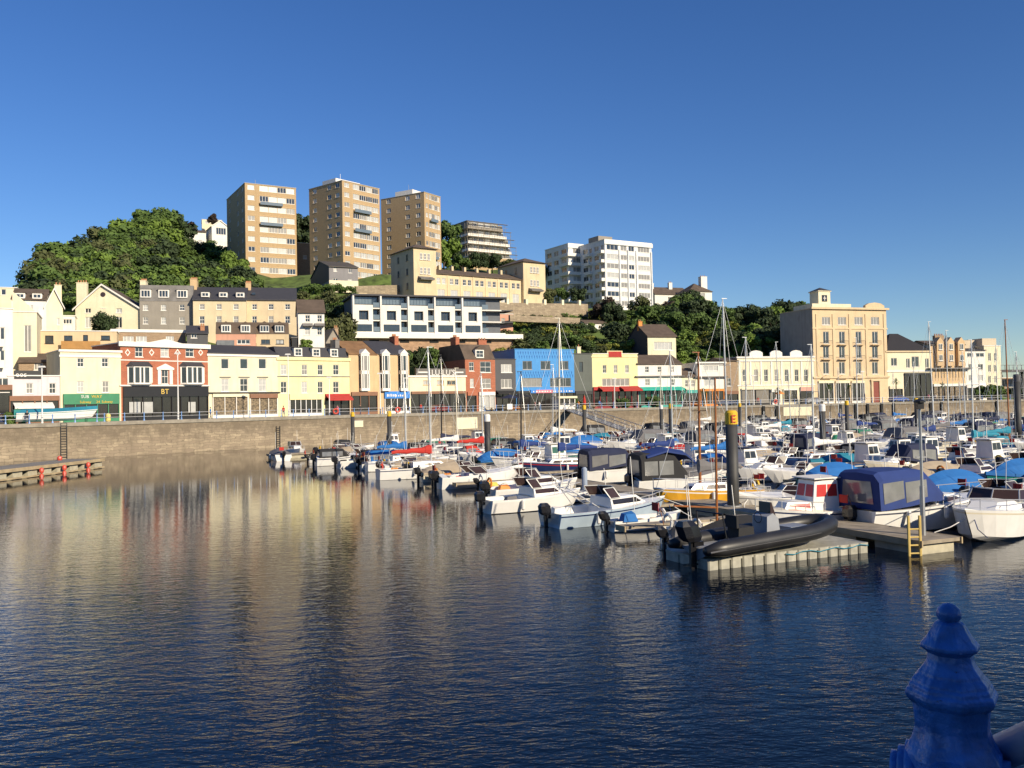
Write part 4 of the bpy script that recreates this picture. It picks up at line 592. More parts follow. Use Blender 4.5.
# villas on the ridge
b = Bld('ridge_villa', 'white villa with brown hipped roof and turret chimney on the right ridge', 690, 712, 306, 291.5, 284, 18, xs=676, depth=14, drop=8); b.wins([(701,293,705,297),(692,299,696,303)]); b.walls(white).hip(brownroof, 3.2); b.chim(b.W-1.5, 3, b.H, 5.2, 2.2, 1.8, white, 3)
b = Bld('ridge_house', 'long white house with dark roof behind the ridge villa', 655, 690, 306, 294, 292, 18, depth=10, drop=8); b.wins([(668,297,672,301),(680,297,684,301)]); b.walls(white).gable(brownroof, 2.8); b.chim(1, 4, b.H+1.5, 2.5, 1, 1, white, 2); b.chim(b.W*.6, 4, b.H+1.5, 2.8, 1.2, 1, white, 2)
b = Bld('hilltop_cottage', 'tiny white cottage among the trees on the far right ridge', 742, 752, 324, 318, 275, 15, depth=5, drop=4); b.wins([(745,319.5,748,322)]); b.walls(white).gable(brownroof, 1.0)
b = Bld('hilltop_house', 'white house with brown roof in the woods left of the towers', 176.5, 206, 252, 231, 318, 22, depth=9, drop=8); b.wins([(186,233,189,237),(188,240,192,247),(198,240,202,246)]); b.walls(white).gable(brownroof, 1.4)
b = Bld('hilltop_villa', 'white gabled villa with large glazed front beside the left tower', 212, 229, 250, 226, 322, 30, depth=10, drop=8); b.wins([(216,227.5,226,235)], 'm4'); b.walls(white).gfront(greyroof, 2.2)
b = Bld('hilltop_roof_house', 'cream house with parapet peeping over trees left of the leftmost tower', 202, 222, 232, 219.5, 345, 20, depth=9, drop=8); b.wins([(205,221,209,224)], 'cas'); b.walls(pcream).flat(); q = MB(); q.box(b.W*.45, b.W*.7, 3, 6, b.H, b.H+1.8); q.build('roof_box', pcream, b.root)
b = Bld('white_shed', 'small white walled shed with brown roof among the slope bushes', 584.5, 606, 334, 323, 232, 24, depth=5, drop=4); b.wins([(586,325,588,328)], 'plain'); b.walls(white).gable(brownroof, .9)
b = Bld('attic_house', 'hillside house with black steep side roof and white band window', 648, 676, 358, 336, 200, 16, xs=628, depth=12, drop=6); b.wins([(654,342,672,350)], 'm5', gl=curtain); b.walls(pcream, side=slate).gable(brownroof, 3.0, .4, wallm_=slate); b.chim(.4, 5, b.H+1.6, 2.0, .9, .9, orange, 2)
b = Bld('rear_range', 'dark roofed range behind the white regency terrace and hotel', 725, 782, 376, 352, 222, 18, depth=12, drop=4); b.wins([(762,355,766,358)]); b.walls(brownbrick).gable(M('black_slate', (0,0,0)), 2.8); b.chim(3, 3, b.H, 3.5, .8, .8, cream, 2)
b = Bld('pink_house', 'small pink walled house below the hillside retaining wall', 497, 513, 334, 314, 214, 24, depth=6, drop=5); b.wins([(501,318,505,322)]); b.walls(salmon).flat()
# retaining walls
def rwall(label, x0, y0, D0, x1, y1, D1, h, m=quaystone, drop=5, posts=True):
    a = at(x0, y0, D0); c = at(x1, y1, D1); d = c-a; L = math.hypot(d.x, d.y); r = thing('retaining_wall', label, 'wall', a, math.atan2(d.y, d.x)); q = MB(); s_ = d.z
    q.add([(0, 0, -h-drop), (L, 0, s_-h-drop), (L, 0, s_), (0, 0, 0), (0, .6, -h-drop), (L, .6, s_-h-drop), (L, .6, s_), (0, .6, 0)], [(0, 1, 2, 3), (5, 4, 7, 6), (3, 2, 6, 7), (1, 0, 4, 5), (0, 3, 7, 4), (2, 1, 5, 6)]); q.build('wall', m, r)
    if posts: 
        for k in range(5): x = L*(k+.5)/5; q = MB(); q.box(x-.4, x+.4, -.1, .7, s_*(k+.5)/5-.4, s_*(k+.5)/5+1.0); q.build('pier', pcream, r)
rwall('long brown stone retaining wall below the yellow hill terrace', 498, 302.5, 222, 588, 304, 244, 3.0, drop=1.5); rwall('lower grey stone retaining wall on the slope beside the modern apartments', 510, 315, 212, 580, 318, 226, 1.2, posts=False, drop=.3)
rwall('tan garden wall below the rightmost tower block lawn', 356, 286, 226, 398, 285, 232, 1.2, posts=False)
# ------------------------------------------------------------------ trees
leafs = [M('leaf_mid', (.085, .145, .026), rough=.8, var=.5, scale=.5), M('leaf_bright', (.14, .22, .03), rough=.8, var=.4, scale=.5), M('leaf_dark', (.036, .062, .018), rough=.8, var=.5, scale=.5), M('leaf_olive', (.095, .11, .035), rough=.85, var=.5, scale=.5), M('leaf_copper', (.05, .032, .022), rough=.85, var=.5, scale=.5), M('leaf_yellow', (.20, .22, .035), rough=.85, var=.4, scale=.5)]
bark = M('bark', (.09, .07, .05), rough=.95)
def crown_mesh(seed, n=2600, ls=.056, shape=1.0):
    r = random.Random(seed); vs = []; fs = []; blobs = []
    for k in range(13):
        a = r.uniform(0, 6.28); t = r.random(); rad = .36*math.sqrt(r.random()); blobs.append((rad*math.cos(a), rad*math.sin(a), .32+.52*t*(1-rad*.6), r.uniform(.13, .24)))
    for k in range(n):
        b_ = blobs[k % len(blobs)]; v = Vector((r.gauss(0, 1), r.gauss(0, 1), r.gauss(0, 1))).normalized(); d = b_[3]*(.55+.5*r.random()); c = Vector((b_[0], b_[1], b_[2]))+Vector((v.x, v.y, v.z*.8))*d
        nn = (v+Vector((r.gauss(0, .5), r.gauss(0, .5), r.gauss(0, .5)+.2))).normalized(); a1 = nn.orthogonal().normalized(); a2 = nn.cross(a1); th = r.uniform(0, 6.28); a1, a2 = a1*math.cos(th)+a2*math.sin(th), a2*math.cos(th)-a1*math.sin(th); s_ = ls*r.uniform(.5, 1.2); o = len(vs)
        vs += [c-a1*s_, c-a2*s_*.6, c+a1*s_, c+a2*s_*.6]; fs.append((o, o+1, o+2, o+3))
    me = bpy.data.meshes.new('crown'); me.from_pydata([tuple(v) for v in vs], [], fs); me.update(); return me
crowns = []
for i, lm in enumerate(leafs):
    for j in range(3): me = crown_mesh(i*10+j); me.materials.append(lm); crowns.append(me)
def trunk_mesh(seed):
    r = random.Random(seed); q = MB(); q.tube((0, 0, -.1), (.01, 0, .3), .035, .022, 7)
    for k in range(6): a = k*1.05+r.uniform(-.3, .3); e = (.25*math.cos(a), .25*math.sin(a), .5+r.uniform(0, .2)); q.tube((.01, 0, .22+.03*k), e, .014, .006, 5)
    o = q.build('trunk', bark); me = o.data; bpy.data.objects.remove(o); return me
trunks = [trunk_mesh(i) for i in range(3)]
tcount = {}
adj = ('mid green', 'bright green', 'dark green', 'olive', 'copper dark', 'yellow green')
def tree(p, h, wd, kind, where, grp, name='tree'):
    key = (kind, where); tcount[key] = tcount.get(key, 0)+1
    r = thing(name, f'{adj[kind]} {name} {where}', 'tree' if name == 'tree' else 'bush', p, rnd.uniform(0, 6.28), grp); r.scale = (wd, wd, h)
    c = link('crown', crowns[kind*3+rnd.randrange(3)], r)
    if name == 'tree': link('trunk', rnd.choice(trunks), r)
    else: c.location = (0, 0, -.25)
    return r
LM = [(-60, 'the white balconied block'), (40, 'the cream gabled house'), (110, 'the grey terrace'), (175, 'the yellow terrace'), (240, 'the ochre terrace'), (300, 'the white villa'), (350, 'the modern apartments'), (505, 'the charcoal bar'), (545, 'the blue building'), (615, 'the yellow restaurant'), (660, 'the attic house'), (700, 'the white flat roofed house'), (745, 'the regency terrace'), (785, 'the hotel side wall'), (850, 'the hotel'), (910, 'the mansard building'), (950, 'the gabled terrace'), (1000, 'the cream tower house')]
def spots(n, pxr, Dr, inside, sep, seed):
    got = []; tries = 0; r = random.Random(seed)
    while len(got) < n and tries < n*60:
        tries += 1; px = r.uniform(*pxr); D = r.uniform(*Dr); k = ray(px, 300).x; X, Y = k*D, D; z = hz(X, Y); x_, y_ = topx((X, Y, z))
        if not inside(x_, y_, D): continue
        if any((X-g[0])**2+(Y-g[1])**2 < sep*sep for g in got): continue
        got.append((X, Y, z, x_))
    return got
def scatter(n, pxr, Dr, inside, hr, kinds, where, grp, sep=4.0, wr=(.85, 1.15), seed=3):
    for X, Y, z, x_ in spots(n, pxr, Dr, inside, sep, seed):
        lm = min(LM, key=lambda a: abs(a[0]-x_))[1]; h = rnd.uniform(*hr); tree((X, Y, z-.3), h, h*rnd.uniform(*wr), rnd.choice(kinds), where+' '+lm, grp)
def scrub(label, n, pxr, Dr, inside, hr, kinds, sep, seed, wr=(1.1, 1.6)):
    V = []; Fc = []; MI = []
    for X, Y, z, x_ in spots(n, pxr, Dr, inside, sep, seed):
        h = rnd.uniform(*hr); w_ = h*rnd.uniform(*wr); kd = rnd.choice(kinds); me = crowns[kd*3+rnd.randrange(3)]; a = rnd.uniform(0, 6.28); co = np.empty(len(me.vertices)*3, 'f'); me.vertices.foreach_get('co', co); co = co.reshape(-1, 3); n_ = len(co)//4//2*4; co = co[:n_]
        x = co[:, 0]*w_; y = co[:, 1]*w_; base = sum(len(v) for v in V); V.append(np.stack([X+x*math.cos(a)-y*math.sin(a), Y+x*math.sin(a)+y*math.cos(a), z-.3*h+co[:, 2]*h], 1)); Fc.append(np.arange(n_).reshape(-1, 4)+base); MI += [kd]*(n_//4)
    me = bpy.data.meshes.new('scrub'); me.from_pydata(np.concatenate(V).tolist(), [], np.concatenate(Fc).tolist()); [me.materials.append(m) for m in leafs]; me.polygons.foreach_set('material_index', MI); me.update(); o = link('undergrowth', me); tag(o, label, 'undergrowth', kind='stuff')
def interp(T, x):
    if x <= T[0][0]: return T[0][1]
    for (a, b_), (c, d) in zip(T, T[1:]):
        if x <= c: return b_+(d-b_)*(x-a)/(c-a)
    return T[-1][1]
# the wooded hill left: crowns placed to follow the skyline, row behind row
SKY = [(18, 292), (28, 268), (45, 252), (62, 240), (85, 237), (100, 228), (118, 217), (140, 216), (158, 208), (172, 212), (190, 220)]
def wood_tree(px, ytop, D, h, kind, where, grp, wd=1.05):
    p = at(px, ytop, D); tree((p.x, p.y, p.z-h*.93), h, h*wd, kind, where, grp)
rows_ = 9
for rI in range(rows_):
    f = rI/(rows_-1); 
    for px in np.arange(45+rnd.uniform(0, 4), 246, 14-3*f):
        px += rnd.uniform(-3, 3); top = interp(SKY, px)+rnd.uniform(-1, 5); base = interp([(15, 292), (40, 286), (246, 288)], px); y = base+(top-base)*(f**.8); D = 196+(interp([(18, 215), (60, 245), (160, 300), (246, 320)], px)-196)*f
        if px > 168 and y < interp([(168, 249), (212, 254), (229, 264), (246, 272)], px)+4: continue
        if px > 224 and f > .55: continue
        p_ = at(px, y, D)
        kind = rnd.choice((0, 0, 0, 1, 2, 0, 3, 2, 1) if px < 150 else (0, 1, 1, 0, 2)); wood_tree(px, y, D, rnd.uniform(9, 15)*(D/240), kind, ('at the foot of the wooded hill', 'low on the wooded hill', 'halfway up the wooded hill', 'high on the wooded hill', 'on the skyline of the wooded hill')[min(4, int(f*4.99))]+(', left end' if px < 60 else ', middle' if px < 150 else ', tower end'), 'trees on the wooded hill')
for (px, y, D, h, k, lab) in [(446, 217, 330, 14, 0, 'beside the rightmost tower'), (443, 238, 318, 14, 1, 'behind the rightmost tower base'), (452, 236, 330, 11, 2, 'between the tower and scaffolded flats'), (478, 250, 318, 9, 2, 'below the scaffolded flats'), (462, 253, 312, 8, 0, 'left below the scaffolded flats'), (492, 252, 322, 8, 2, 'right below the scaffolded flats'), (508, 258, 318, 6, 3, 'at the foot of the scaffolded flats'), (301, 210, 330, 14, 2, 'rising between left and middle towers'), (303, 228, 315, 14, 2, 'in the gap between the towers'),
    (180, 217, 338, 9, 2, 'behind the hilltop house'), (170, 211, 325, 10, 2, 'left of the hilltop house on the skyline'), (192, 221, 340, 8, 4, 'behind the hilltop house, right one'), (214, 213, 338, 6, 4, 'above the hilltop villas'), (222, 222, 335, 6, 2, 'against the leftmost tower'), (233, 250, 250, 11, 1, 'left of the leftmost tower base'), (240, 262, 240, 10, 2, 'in front of the leftmost tower base'), (255, 276, 235, 8, 0, 'on the lawn below the leftmost tower'), (543, 262, 285, 9, 2, 'right of the terrace pavilion'), (537, 283, 262, 6, 0, 'against the terrace pavilion'), (548, 287, 252, 7, 3, 'left of the white apartments'), (562, 287, 252, 5, 0, 'before the white apartment wing'), (578, 286, 250, 6, 2, 'between white apartments and wall'), (602, 296, 240, 9, 4, 'before the white apartments, left one'), (614, 300, 238, 8, 2, 'before the white apartments, right one'), (640, 296, 255, 8, 3, 'at the corner of the white apartments'), (655, 303, 260, 8, 2, 'below the ridge house'), (668, 300, 262, 9, 4, 'left of the ridge villa'), (716, 305, 270, 7, 0, 'right below the ridge villa'), (727, 314, 272, 7, 2, 'on the ridge right of the villa'), (738, 312, 276, 8, 2, 'on the right ridge, second one'), (756, 314, 276, 7, 2, 'right of the hilltop cottage'), (768, 322, 270, 7, 0, 'near the hotel on the ridge'), (788, 297, 262, 11, 2, 'rising beside the hotel side wall'), (800, 299, 268, 9, 0, 'behind the hotel side wall'), (779, 318, 255, 10, 0, 'left of the hotel side wall'), (330, 320, 175, 8, 3, 'between the white villa and modern apartments'), (343, 312, 185, 10, 3, 'left of the modern apartments'), (337, 300, 200, 8, 2, 'under the grey hillside house'), (415, 346, 178, 6, 2, 'behind the seafront bar'), (428, 344, 179, 6, 0, 'behind the bar beside the brick house'), (403, 350, 176, 5, 0, 'behind the bay fronted houses'), (104, 311, 158, 5, 2, 'in front of the gabled house'), (306, 338, 156, 3, 1, 'before the white villa'), (772, 340, 240, 8, 0, 'behind the white regency terrace')]: wood_tree(px, y, D, h, k, lab, 'separate trees on the hillside', .9)
# the bushy slope right
def on_slope(x, y, D): return y < interp([(500, 356), (600, 352), (700, 356), (800, 362)], x)+14 and y > interp([(500, 320), (540, 318), (590, 318), (650, 314), (690, 308), (760, 324), (800, 330)], x)
scrub('dense mixed undergrowth covering the slope behind the quay shops', 430, (498, 800), (196, 285), lambda x, y, D: on_slope(x, y, D) and not (578 < x < 612 and D < 236 and y < 346) and not (644 < x < 680 and D < 204), (2.4, 5.0), (0, 1, 2, 2, 0, 5, 2, 3), 2.7, 11)
scatter(34, (610, 790), (212, 280), lambda x, y, D: on_slope(x, y-2, D), (6, 9), (0, 2, 1, 2), 'on the slope above', 'trees on the right slope', 6)
scrub('scrub covering the bank below the hilltop houses', 60, (168, 236), (255, 312), lambda x, y, D: y > 248, (4, 6.5), (0, 1, 2, 0), 3, 21)
scrub('bushes in front of the hillside retaining walls', 55, (505, 592), (208, 232), lambda x, y, D: 318 < y < 345, (2.4, 3.6), (0, 1, 5, 2), 2.4, 31)
scrub('low bushes on the bank around the modern apartments', 40, (300, 510), (196, 222), lambda x, y, D: 505 < x or x < 350, (2.5, 4), (0, 3), 3, 12)
scrub('bushes and ivy along the foot of the wooded hill', 110, (-40, 350), (172, 215), lambda x, y, D: y < 345, (3, 5.5), (0, 2, 3), 4, 13)
scatter(26, (800, 1100), (238, 300), lambda x, y, D: True, (4, 6.5), (2, 3), 'behind the quay beyond', 'trees behind the right quay', 5, seed=5)
# ------------------------------------------------------------------ boats (x forward, z = 0 at the waterline)
def hull(L, B, h, m, stripe=None, stern=.85, rake=.5, full=.55, pw=2.2, parent=None, double=False):
    n = 14; q = MB(); q.smooth = False; rings = []
    def sect(t):
        b = B/2*min(1, stern+.5*t)*(1-max(0, (t-full)/(1-full))**pw) if not double else B/2*(1-abs(2*t-1)**2.6)
        b = max(b, .02); hh = h*(1+.38*t*t+(.18*(1-t)**2 if double else 0)); x = -L/2+L*t; rk = rake*max(0, (t-.6)/.4)**2 if not double else rake*(2*t-1)**5
        kd = -.32*(1-t**5)*(1 if not double else 1)
        P = lambda y, z: (x+rk*(z/hh)-(rake-0)*max(0, (t-.6)/.4)**2*.6, y, z)
        return [P(b, hh), P(b*.985, hh-.10), P(b*.965, hh-.17), P(b*(.80+.05*t), .02+.30*h*t**3), P(.0+b*.4, kd*.7+.2*h*t**4), P(0, kd+.25*h*t**6)], b, hh, x
    R_ = []; info = []
    for i in range(n+1):
        s_, b, hh, x = sect(i/n); full_ = s_+[(p[0], -p[1], p[2]) for p in s_[:-1][::-1]]; R_.append(full_); info.append((s_[0][0], b, hh))
    m_ = len(R_[0]); vs = [p for r in R_ for p in r]; o = 0
    q.add(vs, []); 
    for k in range(n):
        for i in range(m_-1):
            q.f.append((k*m_+i, k*m_+i+1, (k+1)*m_+i+1, (k+1)*m_+i)); q.m.append(1 if i in (1, m_-3) else 0); q.sm.append(False)
    q.f.append(tuple(range(m_))); q.m.append(0); q.sm.append(False)
    q.build('hull', [m, stripe or m], parent); return info
def deck(info, L, m, cock=(0.06, .5), parent=None, inner=None, camber=.06):
    q = MB(); n = len(info)-1; i0, i1 = int(cock[0]*n), int(cock[1]*n); ed = .82
    for k in range(n):
        (x0, b0, h0), (x1, b1, h1) = info[k], info[k+1]; b0 -= .02; b1 -= .02
        if i0 <= k < i1:
            for s_ in (1, -1):
                q.add([(x0, s_*b0, h0-.01), (x1, s_*b1, h1-.01), (x1, s_*b1*ed, h1-.01), (x0, s_*b0*ed, h0-.01), (x0, s_*b0*ed, .18), (x1, s_*b1*ed, .18)], [(0, 1, 2, 3), (3, 2, 5, 4)])
            q.add([(x0, b0*ed, .18), (x1, b1*ed, .18), (x1, -b1*ed, .18), (x0, -b0*ed, .18)], [(0, 1, 2, 3)])
        else: q.add([(x0, b0, h0-.01), (x1, b1, h1-.01), (x1, 0, h1+camber), (x0, 0, h0+camber), (x1, -b1, h1-.01), (x0, -b0, h0-.01)], [(0, 1, 2, 3), (3, 2, 4, 5)])
    for k in (i0, i1):
        if i1 > i0: x, b, h = info[k]; b -= .02; q.add([(x, b*ed, .18), (x, -b*ed, .18), (x, -b*ed, h), (x, b*ed, h)], [(0, 1, 2, 3)])
    q.build('deck', m, parent)
def house(x0, x1, w0, w1, z0, z1, fr, bk, m, parent, winm=smoke, wz=(.35, .85), nw=2, name='cabin', top=None, frontwin=True):
    # tapered house, front raked by fr, back raked by bk, with side windows proud of it
    q = MB(); q.add([(x0, w0/2, z0), (x0, -w0/2, z0), (x1, -w1/2, z0), (x1, w1/2, z0), (x0+bk, w0*.42, z1), (x0+bk, -w0*.42, z1), (x1-fr, -w1*.40, z1), (x1-fr, w1*.40, z1), ((x0+bk+x1-fr)/2, 0, z1+.08)], [(3, 2, 1, 0), (0, 1, 5, 4), (2, 3, 7, 6), (1, 2, 6, 5), (3, 0, 4, 7), (4, 5, 8), (5, 6, 8), (6, 7, 8), (7, 4, 8)])
    c = q.build(name, [m], parent)
    if top: q = MB(); q.box(x0+bk-.25, x1-fr+.2, -w0*.46, w0*.46, z1+.085, z1+.14); q.build('cabin_roof', top, c)
    H = z1-z0; g = MB()
    for s_ in (1, -1):
        for k in range(nw):
            ua = .06+(k/nw)*.88; ub = ua+.88/nw-.05
            def P(u, v):
                xa = x0+bk*v; xb = x1-fr*v; ya = w0/2+(w0*.42-w0/2)*v; yb = w1/2+(w1*.40-w1/2)*v; return (xa+(xb-xa)*u, s_*(ya+(yb-ya)*u+.015), z0+H*v)
            g.add([P(ua, wz[0]), P(ub, wz[0]), P(ub, wz[1]), P(ua, wz[1])], [(0, 1, 2, 3)])
    if frontwin:
        for s_ in (1, -1):
            def Pf(u, v): y = (w1/2*(1-v)+w1*.40*v)*u*s_; return (x1-fr*v+.015, y, z0+H*v)
            g.add([Pf(.08, wz[0]), Pf(.9, wz[0]), Pf(.9, wz[1]), Pf(.08, wz[1])], [(0, 1, 2, 3)])
    g.build('cabin_window', winm, c); return c
def windscreen(x, w_, z, h_, rake, parent, m=smoke, side=.9):
    q = MB(); f = MB(); a = [(x-side, w_/2, z), (x, w_/2*.8, z), (x+.35, 0, z), (x, -w_/2*.8, z), (x-side, -w_/2, z)]; b_ = [(p[0]-rake, p[1]*.9, z+h_) for p in a]
    for i in range(4): q.add([a[i], a[i+1], b_[i+1], b_[i]], [(0, 1, 2, 3)])
    for i in range(5): f.tube(a[i], b_[i], .03, n=4)
    for i in range(4): f.tube(b_[i], b_[i+1], .03, n=4); f.tube(a[i], a[i+1], .025, n=4)
    o = q.build('windscreen', m, parent); f.build('windscreen_frame', alu, o)
def outboard(x, z, parent, m=engine, s=1.0, tilt=.0, y=0):
    q = MB(); q.loft([[(x+dx*s+tilt*dz, y+dy*s, z+dz*s) for dx, dy in ((-.28*a, -.17*a), (-.05, -.2*a), (.24*a, -.15*a), (.24*a, .15*a), (-.05, .2*a), (-.28*a, .17*a))] for dz, a in ((0, .75), (.12, 1.0), (.42, 1.0), (.56, .6))]); q.box(x-.1*s, x+.08*s, y-.06, y+.06, z-.75*s, z+.01); q.box(x-.02, x+.3*s, y-.12, y+.12, z-.18, z-.02); q.box(x-.3*s, x+.1*s, y-.1, y+.1, z-.62*s, z-.58*s); q.build('outboard_motor', m, parent)
def canopy(x0, x1, w_, z0, z1, m, parent, win=clearp, front=.7, back=.15, name='canopy', z0f=None):
    z0f = z0f or z0; q = MB(); rings = []
    for x, s_, zb in ((x0, .93, z0), (x0+back+.1, 1, z0), ((x0+x1)/2, 1.03, (z0+z0f)/2), (x1-front, .98, z0f), (x1, .28, z0f)):
        h_ = (z1-zb)*s_; rings.append([(x, w_/2, zb), (x, w_/2*.95, zb+h_*.75), (x, w_/2*.72, zb+h_*.96), (x, 0, zb+h_), (x, -w_/2*.72, zb+h_*.96), (x, -w_/2*.95, zb+h_*.75), (x, -w_/2, zb)])
    q.loft(rings); c = q.build(name, m, parent); g = MB(); Hh = z1-z0
    for s_ in (1, -1):
        xs = (x0+.2, (x0+x1-front)/2-.05, (x0+x1-front)/2+.05, x1-front-.12)
        for a, b_ in ((xs[0], xs[1]), (xs[2], xs[3])):
            def yy(f): return s_*(w_/2*(1-.05*f/.75)+.02)
            g.add([(a, yy(.15), z0+Hh*.16), (b_, yy(.15), z0f+(z1-z0f)*.16), (b_, yy(.68), z0f+(z1-z0f)*.68), (a, yy(.68), z0+Hh*.68)], [(0, 1, 2, 3)])
        g.add([(x1-front+.1, s_*(w_/2*.95), z0f+.12), (x1-.08, s_*(w_/2*.97), z0f+.05), (x1-front+.1, s_*(w_/2*.93), z0f+(z1-z0f)*.62)], [(0, 1, 2)])
    for s_ in (.42,): g.add([(x0-.02, -w_*.35, z0+Hh*.15), (x0-.02, w_*.35, z0+Hh*.15), (x0-.02, w_*.3, z0+Hh*.72), (x0-.02, -w_*.3, z0+Hh*.72)], [(0, 1, 2, 3)])
    g.build('clear_panel', win, c); return c
def rail(info, z, a, b, parent, m=alu):
    q = MB(); n = len(info)-1; ks = range(int(a*n), int(b*n)+1)
    for s_ in (1, -1):
        pts = [(info[k][0], s_*max(.02, info[k][1]-.06), info[k][2]+z) for k in ks]; q.path(pts, .018, 4)
        for k in list(ks)[::2]: q.tube((info[k][0], s_*max(.02, info[k][1]-.06), info[k][2]-.02), (info[k][0], s_*max(.02, info[k][1]-.06), info[k][2]+z), .015, n=4)
    q.build('guard_rail', m, parent)
def fenders(info, ks, parent, m=whiteC, side=(1, -1)):
    for k in ks:
        for s_ in side: x, b, h = info[k]; MB().lathe([(.03, .35), (.1, .28), (.1, -.15), (.03, -.22)], (x, s_*(b+.09), h-.38), 8).build('fender', m, parent)
def rig(x, z, hm, parent, L, cover=blueC, m=alu, boom=True, r=.085):
    q = MB(); q.tube((x, 0, z), (x-.1, 0, hm), r, r*.6, 8); q.box(x-.13, x-.07, -.7, .7, hm*.62, hm*.62+.04); q.box(x-.2, x+.3, -.02, .02, hm, hm+.05); ms = q.build('mast', m, parent)
    w_ = MB(); t = .012
    w_.tube((x-.1, 0, hm-.1), (L/2+.1, 0, z-.1), t, n=4); w_.tube((x-.1, 0, hm-.1), (-L/2, 0, z-.1), t, n=4)
    for s_ in (1, -1): w_.tube((x-.08, s_*.7, hm*.62), (x-.2, s_*.95, z-.2), t, n=4); w_.tube((x-.1, 0, hm-.2), (x-.08, s_*.7, hm*.62), t, n=4)
    w_.build('shroud', metalg, ms)
    if boom:
        q = MB(); q.tube((x, 0, z+.75), (-L*.36, 0, z+.8), .05, n=6); bo = q.build('boom', m, ms); q = MB(); n = 8; pts = [(x+.08-(x+L*.36)*k/n, 0, z+.98-.12*k/n+.03*math.sin(k*2.1)) for k in range(n+1)]
        q.loft([[(p[0], .17*(1-.55*k/n)*math.cos(a), p[2]+(.28*(1-.55*k/n)+(.16 if k == 0 else .08 if k == 1 else 0))*math.sin(a)) for a in [2*math.pi*j/8 for j in range(8)]] for k, p in enumerate(pts)]); q.build('sail_cover', cover, bo)
    return ms
BG = 'boats moored along the pontoons'
def boat(name, label): return thing(name, label, 'boat', group=BG)
def yacht(hm=10, L=7.2, hm_=gel, cover=blueC, stripe=navyh, mast=alu, sprayhood=None, name='sailing_yacht'):
    r = boat(name, ''); i = hull(L, L*.34, .85, hm_, stripe, .7, .7, .5, 2.0, r); deck(i, L, gel, (.08, .36), r)
    house(-L*.14, L*.24, L*.2, L*.13, .88, 1.32, .5, .05, gel, r, nw=3, wz=(.3, .75)); rig(L*.08, 1.3, hm, r, L, cover, mast); rail(i, .55, .0, 1, r); fenders(i, (5, 8), r)
    if sprayhood: canopy(-L*.22, L*.02, L*.2, .95, 1.75, sprayhood, r, front=.5, name='spray_hood')
    return clutter(r, L)
def cuddy(L=5.5, hm_=gel, stripe=None, wm=smoke, out=engine, name='cabin_boat', cover=None):
    r = boat(name, ''); i = hull(L, L*.4, .72, hm_, stripe, .88, .55, .5, 2.1, r); deck(i, L, gel, (.06, .45), r)
    house(-L*.06, L*.33, L*.32, L*.16, .78, 1.28, .75, .0, gel, r, wz=(.35, .8), nw=1, winm=wm, frontwin=False); windscreen(L*.04, L*.3, 1.26, .5, .35, r, side=.7); outboard(-L/2-.2, .62, r, out, 1.0, -.15); rail(i, .35, .65, 1, r); fenders(i, (4,), r)
    if cover: canopy(-L*.45, L*.05, L*.36, .78, 1.75, cover, r, front=.5)
    return r
def cruiser(L=7.3, hm_=gel, stripe=None, can=blueC, wm=smoke, name='motor_cruiser'):
    r = boat(name, ''); i = hull(L, L*.37, 1.02, hm_, stripe, .9, 1.15, .5, 2.2, r); deck(i, L, gel, (.06, .45), r)
    house(-L*.02, L*.36, L*.30, L*.15, 1.02, 1.5, 1.2, .0, gel, r, wz=(.3, .7), nw=1, winm=wm, frontwin=False); windscreen(L*.05, L*.31, 1.48, .45, .4, r, side=.8)
    if can: canopy(-L*.47, L*.06, L*.355, 1.0, 2.55, can, r, front=.55, z0f=1.3)
    rail(i, .45, .55, 1, r); fenders(i, (3, 7), r); outboard(-L/2-.2, .6, r, engine, 1.1); return r
def wheelhouse(L=6.8, hm_=gelc, stripe=blueh, top=trim, wh=gel, wm=shopglass, mast=True, double=False, name='fishing_boat'):
    r = boat(name, ''); i = hull(L, L*.36, .85, hm_, stripe, .75, .5, .5, 2.0, r, double); deck(i, L, gelc, (.1, .42), r); house(-L*.1, L*.12, L*.25, L*.2, .85, 2.25, .25, .0, wh, r, wz=(.5, .88), nw=2, winm=wm, top=top); house(L*.12, L*.34, L*.2, L*.12, .9, 1.35, .3, 0, wh, r, nw=1, winm=wm, name='foredeck_cabin', frontwin=False)
    if mast: q = MB(); q.tube((-L*.05, 0, 2.3), (-L*.05, 0, 3.9), .035, n=6); q.box(-L*.05-.02, -L*.05+.02, -.4, .4, 3.3, 3.35); q.build('aerial_mast', alu, r)
    rail(i, .4, .6, 1, r); fenders(i, (4, 8), r, orange if double else whiteC); return r
def covered(L=5.6, hm_=gel, stripe=None, cv=greyC, name='covered_boat', ridge=.55):
    r = boat(name, ''); i = hull(L, L*.38, .75, hm_, stripe, .85, .5, .5, 2.1, r); q = MB(); n = len(i)-1
    for k in range(n):
        def S(k_): x, b, h = i[k_]; t = k_/n; rz = ridge*math.sin(min(1, t*1.15)*math.pi)**.6+.06; return [(x, b+.03, h-.16), (x, b+.03, h+.01), (x, b*.5, h+rz*.62), (x, 0, h+rz), (x, -b*.5, h+rz*.62), (x, -b-.03, h+.01), (x, -b-.03, h-.16)]
        q.loft([S(k), S(k+1)], cap=False, closed=False)
    q.build('boat_cover', cv, r); outboard(-L/2-.2, .62, r, engine, 1.0, -.2); fenders(i, (5,), r); return r
